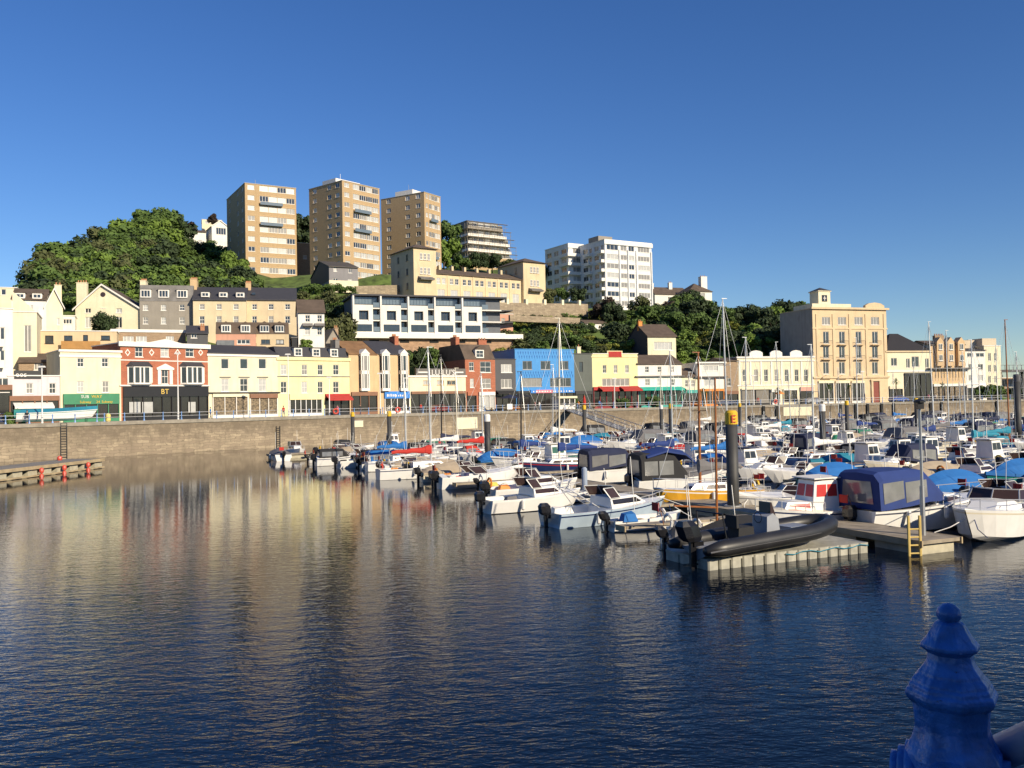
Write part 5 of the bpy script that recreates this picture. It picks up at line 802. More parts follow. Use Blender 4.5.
def openboat(L=4.2, hm_=gel, m=None, out=True, name='dinghy', thw=timber):
    r = boat(name, ''); i = hull(L, L*.38, .5, hm_, m, .82, .3, .5, 2.0, r); deck(i, L, hm_, (.05, .82), r); q = MB(); [q.box(x-.13, x+.13, -L*.15, L*.15, .38, .42) for x in (-L*.28, 0, L*.2)]; q.build('thwart', thw, r)
    if out: outboard(-L/2-.15, .5, r, engine, .8, -.35)
    return r
def sport(L=6.2, hm_=gel, stripe=None, name='speedboat', cv=None):
    r = boat(name, ''); i = hull(L, L*.36, .8, hm_, stripe, .9, 1.1, .5, 2.3, r); deck(i, L, gel, (.08, .46), r, camber=.2); windscreen(L*.08, L*.31, .92, .5, .55, r, side=1.0); q = MB(); [q.box(x-.25, x+.25, y-.25, y+.25, .18, .95) for x, y in ((-L*.12, .5), (-L*.12, -.5))]; q.box(-L*.4, -L*.33, -.8, .8, .18, .85); q.build('seat', whiteC, r); rail(i, .35, .6, 1, r); outboard(-L/2-.2, .62, r, engine, 1.1)
    if cv: canopy(-L*.45, L*.05, L*.34, .82, 1.7, cv, r, front=.5)
    return r
def clutter(r, L, z=.85):
    q = MB(); x = rnd.uniform(-.2, .1)*L; q.tube((x, .4, z), (x-.15, .42, z+rnd.uniform(1.6, 2.6)), .018, n=4); q.build('aerial', whiteC, r)
    q = MB(); x0, y0 = -L*rnd.uniform(.25, .4), rnd.choice((-.4, .4)); q.loft([[(x0+dx*(1-.3*k), y0+dy*(1-.3*k), z-.35+.4*k+rnd.uniform(-.05, .05)) for dx, dy in ((-.4, -.3), (.35, -.35), (.45, .3), (-.3, .35))] for k in (0, 1)]); q.build('gear_bag', rnd.choice((redp, orange, midC, whiteC, greyC, blackC, yel)), r)
    if rnd.random() < .5: q = MB(); q.path([(-L*.44+.0*k, .28*math.cos(a)+.5, z+.25+.28*math.sin(a)) for k, a in enumerate([j*math.pi/5 for j in range(9)])], .07, 5); q.build('horseshoe_buoy', rnd.choice((orange, yel, redp, whiteC)), r)
    if rnd.random() < .4: q = MB(); q.tube((-L*.48, 0, z-.1), (-L*.53, 0, z+.9), .015, n=4); o = q.build('flagstaff', wood, r); q = MB(); q.box(-L*.53-.02, -L*.53+.0, -.0, .5, z+.5, z+.85); q.build('ensign', redC, o)
    return r
def lines(r, L, z=.75):
    for s_ in (1, -1): q = MB(); q.path([(L*.46, s_*.15, z+.25), (L*.56, s_*.5, z-.05), (L*.62, s_*.95, .5)], .02, 4); q.build('mooring_line', rnd.choice((whiteC, blueC, tealC)), r)
def place(r, x, y, hd, label=None, z=0.):
    r.location = (x, y, z); r.rotation_euler = (rnd.uniform(-.015, .015), rnd.uniform(-.015, .01), hd)
    if label: r['label'] = label
    return r
# ------------------------------------------------------------------ pontoon geometry
TH = R(23.5); UU = Vector((-math.sin(TH), math.cos(TH), 0)); VV = Vector((math.cos(TH), math.sin(TH), 0)); O0 = Vector((15.2, 35.6, 0))
def ST(s, t): return O0+UU*s+VV*t
def pontoon(label, s0, s1, t0, t1, name='walkway_pontoon', z=.55, top=None, grp='walkway pontoons of the marina'):
    # rectangle in the harbour's own directions
    L = s1-s0; W = t1-t0; r = thing(name, label, 'pontoon', ST(s0, t0), math.atan2(UU.y, UU.x), grp)
    q = MB(); q.box(0, L, -W, 0, z-.14, z); q.build('decking', top or deckwood, r); [MB().box(-.06, L+.06, ya, ya+.06, z-.24, z+.01).build('side_timber', timber, r) for ya in (-.063-W, .003)]
    q = MB(); x = .2
    while x < L-.8: q.box(x, x+min(2.2, L-x-.2), -W+.12, -.12, -.4, z-.145); x += 3.2
    q.build('float', floatm, r); return r
SP = [(-2.2, 78, 0), (-14, 88, 19.5), (2, 96, 39), (12, 104, 58.5), (24, 114, 78), (40, 122, 97.5), (60, 130, 117)]
ordn = ['first', 'second', 'third', 'fourth', 'fifth', 'sixth', 'seventh', 'eighth', 'ninth', 'tenth', 'eleventh', 'twelfth', 'thirteenth', 'fourteenth', 'fifteenth', 'sixteenth', 'seventeenth', 'eighteenth', 'nineteenth', 'twentieth', 'twenty first', 'twenty second', 'twenty third', 'twenty fourth', 'twenty fifth', 'twenty sixth', 'twenty seventh', 'twenty eighth', 'twenty ninth', 'thirtieth']
for k, (s0, s1, t) in enumerate(SP): pontoon(f'{ordn[k]} long walkway pontoon from the left, running towards the quay', s0, s1, t-1.0, t+1.0)
cross = [(78, -14, 1.0), (100, 22, 48)]
pontoon('cross pontoon joining the far ends of the walkways near the gangway', 79.2, 81.2, -13, 24)
# hero boats on the first walkway
def px_boat(r, px, py, hd, off, label, z=0.):
    if 'inflatable' not in r.name: clutter(r, abs(off)*2, .8); lines(r, abs(off)*2)
      # stern (or given end) waterline at a pixel; off = half length towards the heading
    p = ground(px, py); place(r, p.x+math.cos(hd)*off, p.y+math.sin(hd)*off, hd, label, z); return r
hV = TH
# RIB on its drive-on dock
dk = ground(708, 571); dq = thing('drive_on_dock', 'pale modular plastic dock of square floats under the black inflatable', 'floating dock', (dk.x, dk.y, 0), R(24)); 
q = MB()
for i in range(15):
    for j in range(3): q.prism([(i*.5+.03, j*.9+.05), (i*.5+.08, j*.9+.0), (i*.5+.42, j*.9), (i*.5+.47, j*.9+.05), (i*.5+.47, j*.9+.82), (i*.5+.42, j*.9+.87), (i*.5+.08, j*.9+.87), (i*.5+.03, j*.9+.82)], 'z', -.25, .38)
q.build('float_cube', M('pale_float', (.40, .39, .33), rough=.6, var=.25, scale=3), dq); q = MB(); q.box(0, 7.5, .05, 2.6, .3, .385); q.build('float_deck', M('pale_float', (0,0,0)), dq)
q = MB(); q.path([(3.4+.4*k, -.06, .30-.05*math.sin(k*1.9)) for k in range(11)], .018, 4); q.build('mooring_rope', tealC, dq)
q = MB(); [q.path([(5.6+k*.4, 2.0, .39), (5.6+k*.4, 2.0, .9), (5.6+k*.4, 2.3, .9), (5.6+k*.4, 2.3, .39)], .03, 5) for k in range(5)]; q.build('launching_hoop', metalg, dq)
def rib(L=7.0, B=2.5):
    r = boat('inflatable_boat', ''); q = MB(); q.smooth = True; pts = []; rad = []; n = 22
    for k in range(n+1):
        a = -1+2*k/n; s_ = 1 if a > 0 else -1; t = 1-abs(a); f = min(1, t*2.1); 
        if f < 1: x = -L/2-.4+f*(L*.62); y = s_*(B/2-.28); z = .55+.10*f
        else: g = (t*2.1-1)/1.1; th = g*math.pi/2; x = -L/2-.4+L*.62+(L*.43)*math.sin(th); y = s_*(B/2-.28)*math.cos(th)**.8; z = .65+.16*math.sin(th)**2
        pts.append((x, y, z)); rad.append(.30 if f > .14 else .15+.15*f/.14)
    q.path(pts, rad, 14); q.build('inflatable_tube', rubber, r)
    q = MB(); q.path([(p[0], p[1]*1.0+(.275 if p[1] > 0 else -.275 if p[1] < 0 else 0), p[2]-.02) for p in pts if abs(p[1]) > .3][:8], .035, 4); q.path([(p[0], p[1]+.275, p[2]-.02) for p in pts if p[1] > .3][-8:], .035, 4); q.build('rubbing_strake', M('grey_rubber', (.09, .09, .095)), r)
    q = MB(); q.add([(-L/2, .9, .5), (L*.3, .85, .55), (L*.42, 0, .7), (L*.3, -.85, .55), (-L/2, -.9, .5), (-L/2, 0, .02), (L*.25, 0, .1)], [(0, 1, 2, 3, 4), (0, 1, 6, 5), (1, 2, 6), (2, 3, 6), (3, 4, 5, 6), (4, 0, 5)]); q.build('hull', greyh, r)
    q = MB(); q.prism([(-.25, .5), (.45, .5), (.35, 1.25), (.1, 1.45), (-.2, 1.35)], 'y', -.38, .38); c = q.build('console', M('console_grey', (.32, .34, .38), rough=.4), r); q = MB(); q.prism([(.05, 1.45), (.32, 1.3), (.12, 1.85), (.06, 1.85)], 'y', -.3, .3); q.build('windscreen', smoke, c); q = MB(); q.path([(-.30+.0, .2*math.cos(a), 1.3+.2*math.sin(a)) for a in [k*math.pi/5 for k in range(11)]], .018, 4); q.build('steering_wheel', darkpaint, c)
    q = MB(); q.prism([(-1.55, .5), (-.75, .5), (-.8, 1.05), (-1.5, 1.05)], 'y', -.3, .3); q.box(-1.6, -1.5, -.3, .3, 1.05, 1.5); q.build('seat', blackC, r)
    q = MB(); q.path([(-L*.38, -.75, .7), (-L*.40, -.7, 1.7), (-L*.40, .7, 1.7), (-L*.38, .75, .7)], .035, 6); q.build('a_frame', darkpaint, r); q = MB(); q.box(.95, 1.9, -.4, .4, .5, .85); q.build('bow_locker', greyh, r)
    for y in (0,): outboard(-L/2-.15, .75, r, engine, 1.35, -.5)
    return r
p = ground(690, 561); r = rib(6.5); place(r, dk.x+3.2*math.cos(R(27))-.9*math.sin(R(27))+.15, dk.y+3.2*math.sin(R(27))+.62, R(28), 'black rigid inflatable with centre console resting on the pale float dock', .28)
r.rotation_euler = (0, R(-1), R(28))
px_boat(openboat(3.6, gel, navyh), 672, 549, hV, 1.6, 'small white open dinghy with tilted outboard left of the black inflatable'); r_ = px_boat(openboat(3.8, gel), 615, 531, hV, 1.6, 'small white rowing tender moored by the concrete finger pontoon')
# pale blue work boat with ladder frame and outboard
r = cuddy(6.6, paleblue, navyh, shopglass, engine, 'work_boat'); px_boat(r, 548, 527, hV+.06, 3.4, 'pale blue work boat with tilted outboard and leaning aluminium frame'); q = MB()
for y in (-.5, .5): q.tube((-2.6, y, 1.9), (-.8, y, .8), .03, n=5)
for k in range(5): q.tube((-2.5+.4*k, -.5, 1.84-.245*k), (-2.5+.4*k, .5, 1.84-.245*k), .02, n=5)
q.tube((-3.0, .55, 2.6), (-1.6, .55, .8), .025, n=5); q.build('ladder_frame', alu, r)
r = cuddy(6.0, gel, None, smoke, engine); px_boat(r, 486, 513, hV+.08, 2.9, 'white cabin boat with brown side window and blue stripe at the row end'); q = MB(); q.tube((-.4, .3, 1.8), (-.4, .3, 3.0), .015, n=4); q.build('aerial', alu, r)
r = sport(6.3, gel, None, cv=blackC); canopy(-3.0, .3, 2.3, .85, 2.6, blackC, r, front=.9, name='canopy_frame_cover'); px_boat(r, 632, 492, hV-.1, 3.2, 'motorboat with bright blue folded hood and grey bow cover')
q = MB(); q.loft([[(x, y, z+math.cos(y*1.2)*.25) for y in (-1.15, -.5, 0, .5, 1.15)]+[(x, y, z+math.cos(y*1.2)*.25+.12) for y in (1.15, .5, 0, -.5, -1.15)] for x, z in ((-2.6, 2.2), (-1.2, 2.55), (.2, 2.3), (.9, 1.75))]); q.build('hood', blueC, r); q = MB(); q.loft([[(x, w_, h_), (x, w_*.5, h_+.4), (x, 0, h_+.5), (x, -w_*.5, h_+.4), (x, -w_, h_)] for x, w_, h_ in ((.2, 1.15, .88), (1.5, 1.0, .98), (2.6, .5, 1.1), (3.4, .06, 1.15))]); q.build('bow_cover', greyC, r)
r = cruiser(6.6, gel, None, navyC); px_boat(r, 585, 484, hV-.1, 3.0, 'cruiser with square navy canopy and clear windows beside the blue hooded motorboat')
r = wheelhouse(7.0, gel, blueh, trim, gel, M('green_glass', (.05, .14, .10), rough=.15), name='fishing_boat'); px_boat(r, 520, 472, hV-.05, 3.4, 'white fishing boat with long roof and green tinted windows')
r = yacht(8.6, 6.6, yelh, greyC, gel, wood, name='wooden_yacht'); px_boat(r, 752, 503, hV+math.pi, 3.0, 'varnished yellow wooden yacht with white deck beside the tall yellow capped pile'); 
r = sport(6.6, gel, greyh); px_boat(r, 838, 508, hV+math.pi, 3.1, 'white speedboat with raked windscreen beside the yellow capped E pile')
r = wheelhouse(6.4, gel, navyh, trim, gel, M('red_curtain_window', (.55, .03, .03), rough=.3), mast=False, name='cabin_cruiser'); px_boat(r, 868, 524, hV+math.pi, 3.1, 'white cabin cruiser with red curtained windows left of the blue canopy cruiser')
r = cruiser(7.6, gel, M('thin_navy', (.05, .06, .1)), None); canopy(-3.6, .1, 2.72, 1.05, 2.75, blueC, r, front=.9, z0f=1.3); px_boat(r, 853, 533, hV-.02, 3.9, 'large white cruiser under royal blue canopy at the pontoon end')
r = cruiser(8.0, gel, gelc, None, smoke); px_boat(r, 968, 546, hV+math.pi+.42, -4.1, 'white and beige sports cruiser cut by the right edge of the photo'); 
# tender, mast of wooden gaff boat in front
r = openboat(4.6, gelc, None, False, 'wooden_dayboat', wood); px_boat(r, 662, 543, hV, 2.6, 'cream day boat with tall brown mast beside the black inflatable'); q = MB(); q.tube((.2, 0, .3), (.15, 0, 6.9), .06, .04, 8); q.tube((.2, 0, 1.3), (-2, .0, 1.5), .04, n=6); q.build('mast', wood, r)
r = covered(4.6, gel, None, blackC); px_boat(r, 700, 556, hV, 2.0, 'low boat under black cover tucked behind the inflatable stern')
# fingers for heroes
def finger(s, t0, t1, label): return pontoon(label, s-.35, s+.35, t0, t1, 'finger_pontoon', .5, None, 'finger pontoons between the boats')
p = ground(600, 533)
for k, (s, t0, t1) in enumerate([(7.5, -8.2, -1.1), (13.6, -7.5, -1.1), (6.3, 1.1, 7), (16.5, 1.1, 7), (25.5, 1.1, 7)]): finger(s, t0, t1, f'{ordn[k]} finger pontoon at the near end of the first walkway')
# concrete faced finger in front of the work boat
# ------------------------------------------------------------------ generic berths
MASTS = [(430, 347, alu, redC), (558, 318, gelc, blueC), (780, 342, alu, whiteC), (857, 338, alu, blueC), (934, 322, alu, blueC), (893, 372, alu, midC), (1008, 320, wood, tealC), (948, 330, alu, greyC), (727, 299, alu, midC), (745, 338, alu, whiteC), (672, 350, alu, blueC), (690, 372, alu, greyC), (813, 345, alu, whiteC), (972, 340, alu, tealC), (998, 345, alu, navyC), (441, 355, darkpaint, navyC), (457, 368, gelc, whiteC), (965, 352, alu, midC), (915, 362, alu, whiteC), (660, 372, gelc, navyC), (552, 365, alu, whiteC), (482, 372, alu, redC), (405, 378, alu, midC), (1018, 352, alu, blueC), (838, 368, alu, blueC), (790, 370, alu, tealC), (520, 372, darkpaint, blueC), (960, 382, alu, navyC), (710, 378, alu, whiteC)]
slots = []
def berth(k, s, t, side, cnt): slots.append([k, s, t, side, cnt])
for k, (s0, s1, t) in enumerate(SP):
    for side in (-1, 1):
        s = (21.0 if side < 0 else 38.5) if k == 0 else s0+2; cnt = 0
        while s < s1-1:
            c = ST(s, t+side*5.0); x_, y_ = topx((c.x, c.y, .5))
            if c.y > 10 and -40 < x_ < 1075 and c.y < front_Y(c.x/c.y)-4: berth(k, s, t, side, cnt); cnt += 1
            s += 3.1
protos = {}
def P_(key, f):
    if key not in protos: protos[key] = [clutter(f(), 5.8, .75), False]
    o, used = protos[key]
    if not used: protos[key][1] = True; return o
    return copy_tree(o)
TYPES = [('white cabin boat with smoked windows', lambda: cuddy(5.6)), ('white cabin boat with blue canvas shelter', lambda: cuddy(5.8, gel, blueh, cover=midC)), ('white cruiser under navy canopy', lambda: cruiser(6.8, gel, navyh, navyC)), ('white cruiser under royal blue canopy', lambda: cruiser(7, gel, None, blueC)), ('white cruiser under black canopy', lambda: cruiser(6.6, gel, greyh, blackC)), ('cream fishing boat with blue stripe', lambda: wheelhouse(6.4)), ('blue hulled fishing boat with white wheelhouse', lambda: wheelhouse(6.2, blueh, trim)), ('white speedboat with windscreen', lambda: sport(5.8)), ('covered boat under grey sheet', lambda: covered(5.6)), ('covered boat under navy sheet', lambda: covered(5.4, gel, navyh, navyC)), ('covered boat under teal sheet', lambda: covered(5.6, gel, None, tealC)), ('covered boat under beige sheet', lambda: covered(5.2, gelc, None, tanC)), ('small open dinghy with outboard', lambda: openboat(4.4, gel, navyh)), ('teal hulled boat with blue cover', lambda: covered(5.6, tealh, gel, midC, ridge=.9)), ('white cruiser under grey canopy', lambda: cruiser(6.5, gel, None, greyC)), ('white speedboat with black shelter', lambda: sport(5.8, gel, navyh, cv=blackC)), ('white fishing boat with navy stripe', lambda: wheelhouse(6.8, gel, navyh, navyC)), ('red hulled covered boat', lambda: covered(5.2, redh, gel, redC)), ('white open launch with green seats', lambda: openboat(5.0, gel, tealh, True, 'dinghy', greenC)), ('white cabin boat with green shelter', lambda: cuddy(5.6, gel, None, cover=greenC)), ('cream day cruiser with navy hood', lambda: cruiser(6.2, gelc, gel, navyC))]
used_m = {}
for mi, (px, yt, mm, cv) in enumerate(MASTS):
    best = None
    for si, (k, s, t, side, cnt) in enumerate(slots):
        if si in used_m: continue
        c = ST(s, t+side*4.9); D = c.y
        if D < 66: continue
        x_, y_ = topx((c.x, c.y, 4)); hm_ = at(px, yt, D).z
        if not 6.8 < hm_ < 14.6: continue
        e = abs(x_-px)+abs(hm_-10)*1.0
        if best is None or e < best[0]: best = (e, si, hm_)
    if best and best[0] < 40: used_m[best[1]] = (px, best[2], mm, cv)
cn = {id(blueC): 'royal blue', id(navyC): 'navy', id(midC): 'mid blue', id(tealC): 'teal', id(redC): 'red', id(whiteC): 'white', id(greyC): 'grey'}
seq = list(range(len(TYPES))); last = -1
for si, (k, s, t, side, cnt) in enumerate(slots):
    where = f'{ordn[min(29, cnt)]} berth back, {"left" if side < 0 else "right"} side of {ordn[k]} walkway'; bow = 1 if side < 0 else -1
    if rnd.random() < .25: bow = -bow
    if k == 0 and side < 0: bow = 1
    hd = hV+(0 if bow > 0 else math.pi)+rnd.uniform(-.05, .05); ds = rnd.uniform(-.2, .2)
    if si in used_m:
        px, hm_, mm, cv = used_m[si]; L = min(8.2, max(6.4, hm_*.72)); r = yacht(hm_, L, rnd.choice((gel, gel, gelc, navyh, blueh) if side > 0 or k else (gel, gelc)), cv, rnd.choice((navyh, blueh, redh)), mm, rnd.choice((None, None, cv)))
        tt = t+side*(1.4+L/2); c = ST(s, tt); kk = ray(px, 400).x; mx = L*.08*bow
        # slide along the berth direction row so that the mast stands where it does in the photo
        c0 = c+VV*mx; dd = (kk*c0.y-c0.x)/(UU.x-kk*UU.y); dd = max(-.6, min(.6, dd)); c = c+UU*dd; c0 = c+VV*mx; dv_ = (kk*c0.y-c0.x)/(VV.x-kk*VV.y); c = c+VV*max(-1.6, min(1.6, dv_))
        place(r, c.x, c.y, hd, f'yacht with {cn[id(cv)]} sail cover, {where}')
    else:
        ty = rnd.choice([i for i in seq+[0, 0, 0, 5, 7, 7, 12, 16, 18, 11, 1, 8] if i != last and i != 3 and not (k == 1 and i in (2, 4))]); last = ty
        if k == 0 and side < 0: ty = rnd.choice((0, 7, 8, 11, 12, 12, 15, 18, 9, 1) if cnt > 5 else (0, 7, 0, 12, 7)); 
        r = P_((ty, rnd.randrange(2)), TYPES[ty][1]); sc_ = rnd.uniform(.92, 1.08); r.scale = (sc_, sc_, sc_); tt = t+side*(1.3+3.0*sc_+(.3 if ty not in (12,) else -.2)); c = ST(s+ds*.5, tt); place(r, c.x, c.y, hd, f'{TYPES[ty][0]}, {where}')
    if cnt % 2 == 0 and c.y < 150: finger(s-1.55, t+side*1.1 if side > 0 else t-7.2, t+7.2 if side > 0 else t-1.1, f'finger pontoon beside the {where}')
# extra boats moored against the cross pontoon at the far left of the marina
for i in range(7):
    ty = (8, 0, 12, 15, 1, 5, 10)[i]; r = P_(ty, TYPES[ty][1]); c = ST(77.0+(i % 2)*7.5, -12.2+3.1*i); place(r, c.x, c.y, TH+(math.pi/2 if i % 2 == 0 else -math.pi/2), f'{TYPES[ty][0]}, {ordn[i]} from left on the far cross pontoon')
for i, (px, py, ty) in enumerate([(305, 463, 12), (318, 466, 15), (338, 468, 0), (362, 470, 9), (385, 474, 7), (408, 478, 11)]):
    c = ground(px, py); r = P_(ty, TYPES[ty][1]); place(r, c.x+2.4, c.y+1.2, hV+.1*((i % 3)-1), f'{TYPES[ty][0]}, {ordn[i]} from left along the outer end of the marina')
# ------------------------------------------------------------------ piles
def pile(px, yt, D, r_, cap, label, letter=None):
    top = at(px, yt, D); p = thing('mooring_pile', label, 'pile', (top.x, top.y, 0), 0, 'black mooring piles with caps'); z = top.z; q = MB(); q.smooth = True; q.lathe([(r_, -2), (r_, z-1.5*r_*1.4)], n=20); q.build('sleeve', pilem, p); q = MB(); q.lathe([(r_*1.02, -.3), (r_*1.03, .35)], n=20); q.build('tide_band', algae, p)
    q = MB(); q.lathe([(r_*1.06, z-r_*2.4), (r_*1.06, z-r_*.45), (r_*.8, z-r_*.1), (r_*.2, z)], n=20); c = q.build('cap', cap, p)
    q = MB(); q.lathe([(r_*1.5, .5), (r_*1.5, .62)], n=12); q.build('pile_collar', metalg, p)
    if letter:
        for a in (-.25,): t_ = text(c, letter, (math.sin(.12)*r_*1.1-.14, -r_*1.1, z-r_*2.1), .55, redp, ext=.02, name='letter')
pile(731, 410, 45, .30, yel, 'large black pile with yellow cap marked E', 'E')
for px, yt, D, r_, cap, lab in [(352.5, 412, 118, .25, yel, 'thin black pile with yellow cap, leftmost of the marina'), (389, 411, 98, .24, yel, 'black pile with yellow cap among boats below the bay house'), (487, 414, 86, .3, whitepaint, 'thick black pile with white cap left of the blue building'), (584, 405, 132, .28, yel, 'black pile with yellow cap beside the gangway'), (661, 405, 128, .24, whitepaint, 'thin black pile with white cap below the white restaurant'), (670.5, 403.5, 100, .24, yel, 'black pile with yellow cap below the green awning'), (739.5, 403, 125, .22, yel, 'thin black pile right behind the E pile'), (822, 404, 80, .27, whitepaint, 'black pile with white cap below the hotel'), (846.5, 400.5, 112, .24, yel, 'black pile with yellow cap below the hotel door'), (916, 398, 120, .26, yel, 'black pile with yellow cap below the mansard building'), (1016.5, 374, 98, .36, dgrey, 'tall black pile at the far right')]: pile(px, yt, D, r_, cap, lab)
# small blue grey pile end on the first walkway (beside the work boat)
p = ground(585, 500); q = MB(); q.lathe([(.17, .5), (.17, 1.9), (.08, 2.0)], n=12); o = q.build('service_post', M('post_grey_blue', (.30, .36, .46)), None); o.location = (p.x, p.y, 0); tag(o, 'short blue grey service post on the pontoon by the work boat', 'post')
p = ground(562, 496); q = MB(); q.lathe([(.1, .5), (.1, 1.2), (.05, 1.25)], n=10); o = q.build('bollard', darkpaint, None); o.location = (p.x, p.y, 0); tag(o, 'short black bollard at the bow of the white cabin boat', 'bollard')
# lamp post, ladder at the walkway end
p = ST(-1.2, .2); lp = thing('pontoon_lamp', 'slim grey lamp post on the near end of the pontoon', 'lamp post', (p.x, p.y, .55)); q = MB(); q.tube((0, 0, 0), (0, 0, 1.9), .1, .09, 10); q.tube((0, 0, 1.9), (0, 0, 4.9), .06, .05, 8); q.build('pole', metalg, lp); q = MB(); q.box(-.12, .12, -.12, .12, 4.9, 5.15); q.lathe([(.22, 5.15), (.22, 5.22), (.05, 5.3)], n=10); q.build('lamp_head', darkpaint, lp); q = MB(); q.box(-.2, .2, -.03, .03, 3.0, 3.06); q.build('cross_arm', metalg, lp)
p = ground(915, 556); ld = thing('pontoon_ladder', 'yellow ladder hanging off the end of the pontoon', 'ladder', (p.x, p.y, 0), R(5)); q = MB(); [q.tube((x, 0, -.5), (x, 0, 1.5), .055, n=6) for x in (-.22, .22)]; q.build('ladder_rail', M('ladder_yellow', (.68, .50, .16)), ld); q = MB(); [q.tube((-.22, 0, z), (.22, 0, z), .03, n=6) for z in (-.2, .1, .4, .7, 1.0)]; q.build('rung', M('ladder_yellow', (0,0,0)), ld)
# far left pontoon with red fenders
p0 = ground(-40, 487); p1 = ground(104, 468); d = p1-p0; L = d.length; fp = thing('landing_pontoon', 'low grey landing pontoon with red fenders by the left quay wall', 'pontoon', (p0.x, p0.y, 0), math.atan2(d.y, d.x)); q = MB(); q.box(0, L, 0, 4.2, .75, 1.0); q.build('decking', pave, fp); q = MB(); x = .3
while x < L-1: q.box(x, x+1.3, .15, 4, -.4, .745); x += 2.1
q.build('float', floatm, fp); MB().box(0, L, -.09, -.003, .72, 1.03).build('side_timber', timber, fp); MB().box(0, L, -.06, -.003, .05, .2).build('side_timber', timber, fp)
for px in (38, 61, 85): k = ray(px, 470).x; dn = d.normalized(); x = (k*p0.y-p0.x)/(dn.x-k*dn.y); q = MB(); q.lathe([(.05, .85), (.18, .75), (.21, .55), (.18, .38), (.06, .3)], (x, -.35, 0), 12); q.build('fender', redp, fp); q = MB(); q.lathe([(.05, .3), (.16, .2), (.19, 0), (.15, -.2)], (x, -.35, 0), 12); q.build('fender', redp, fp)
q = MB(); q.lathe([(.05, 1.45), (.22, 1.35), (.26, 1.2), (.2, 1.0)], (L-2.2, 3.5, 0), 12); q.build('buoy', redp, fp)
# ------------------------------------------------------------------ things on the quay
# railings, one run per stretch
names = ('far left stretch', 'left stretch by the green boat', 'stretch below the red brick shop', 'stretch below the yellow terrace', 'stretch below the bar and brick house', 'stretch below the blue building', 'stretch below the restaurants', 'stretch below the regency terrace', 'stretch below the hotel and right shops', 'far right stretch')
segs = list(zip(QL, QL[1:]))[1:]
for k, (a, b_) in enumerate(segs):
    if k >= len(names): break
    d = (b_-a).normalized(); L = (b_-a).length; r = thing('quay_railing', f'blue posted white railing along the quay, {names[k]}', 'railing', (a.x, a.y, QZ+.12), math.atan2(d.y, d.x), 'railings along the quay')
    q = MB(); q.tube((0, .2, 1.0), (L, .2, 1.0), .035, n=5); q.tube((0, .2, .55), (L, .2, .55), .03, n=5); q.build('rail', alu, r); x = .6; m_ = bluepaint
    while x < L: q = MB(); q.lathe([(.15, 0), (.10, .12), (.06, .3), (.085, .55), (.06, .7), (.09, 1.0), (.03, 1.12)], (x, .2, 0), 6); q.build('post', m_, r); x += 2.6
def lamp(px, yt, back, label, head=True, hgt=None):
    q_ = quay_at(px); p = qoff(q_, back); z = at(px, yt, p.y).z-QZ if hgt is None else hgt; r = thing('street_lamp', label, 'street lamp', (p.x, p.y, QZ), 0, 'white lamp posts along the quay'); q = MB(); q.tube((0, 0, 0), (0, 0, 1.2), .14, .12, 8); q.tube((0, 0, 1.2), (0, 0, z), .09, .07, 8); q.build('pole', whitepaint, r)
    q = MB(); q.loft([[(x, y, zz) for x, y in ((-.45*w_, -.15), (.45*w_, -.15), (.45*w_, .15), (-.45*w_, .15))] for zz, w_ in ((z, 1), (z+.22, .7))]); q.build('lamp_head', whitepaint, r)
for px, yt, lab in [(43.5, 367.5, 'white lamp post beside the green hulled boat'), (181, 354, 'white lamp post before the red brick shop'), (291, 355, 'white lamp post before the yellow terrace'), (332, 378, 'white lamp post at the red shop awning'), (383, 374, 'white lamp post before the bay fronted houses'), (617, 379, 'lamp post before the yellow restaurant'), (756, 376, 'lamp post before the regency terrace shutters'), (866, 372, 'lamp post before the hotel door'), (983, 368, 'lamp post at the right end of the quay')]: lamp(px, yt, .9, lab)
# ladders and timber fenders on the wall
def walladd(name, label, cat, px, w_, z0, z1, m, grp=None, proud=.2, rungs=False):
    (p, d) = quay_at(px); r = thing(name, label, cat, (p.x, p.y, 0), math.atan2(d.y, d.x), grp); q = MB()
    if rungs: [q.box(x, x+.07, -proud, -proud+.07, z0, z1) for x in (-w_/2, w_/2)]; r_ = q.build('ladder_rail', darkpaint, r); q = MB(); [q.box(-w_/2, w_/2, -proud, -proud+.05, z, z+.05) for z in np.arange(z0+.2, z1, .33)]; q.build('rung', darkpaint, r)
    else: q.box(-w_/2, w_/2, -proud, -.003, z0, z1); q.build('timber', m, r); q = MB(); q.box(-w_/2-.03, w_/2+.03, -proud-.03, -.003, z1+.003, z1+.06); q.build('cap', metalg, r)
walladd('quay_ladder', 'iron ladder down the quay wall below the green boat', 'ladder', 63, .7, -.3, QZ+.1, darkpaint, rungs=True); walladd('quay_ladder', 'iron ladder down the quay wall below the cream shops', 'ladder', 277, .6, -.3, 3.2, darkpaint, rungs=True)
for px, lab in [(763, 'left of the shutters'), (776, 'under the red buoy'), (840, 'below the hotel, left'), (855, 'below the hotel, second'), (867, 'below the hotel, third'), (881, 'below the hotel, right'), (893, 'right of the hotel'), (930, 'below the mansard building'), (941, 'below the gabled terrace'), (996, 'at the right end')]: walladd('fender_timber', f'dark vertical fender timber on the quay wall {lab}', 'fender timber', px, .55, -.5, QZ-.1, dark, 'fender timbers on the wall', .3)
for px, w_, z0, z1, lab in [(358, 1.6, 2.6, 3.6, 'small cream patch on the quay wall by the leftmost pile'), (466, 4.6, 1.6, 3.6, 'pale concrete patch on the quay wall below the bar'), (797, 6.5, 2.2, 4.0, 'wide pale panel on the quay wall below the regency terrace')]: walladd('wall_panel', lab, 'panel', px, w_, z0, z1, pcream, None, .12)
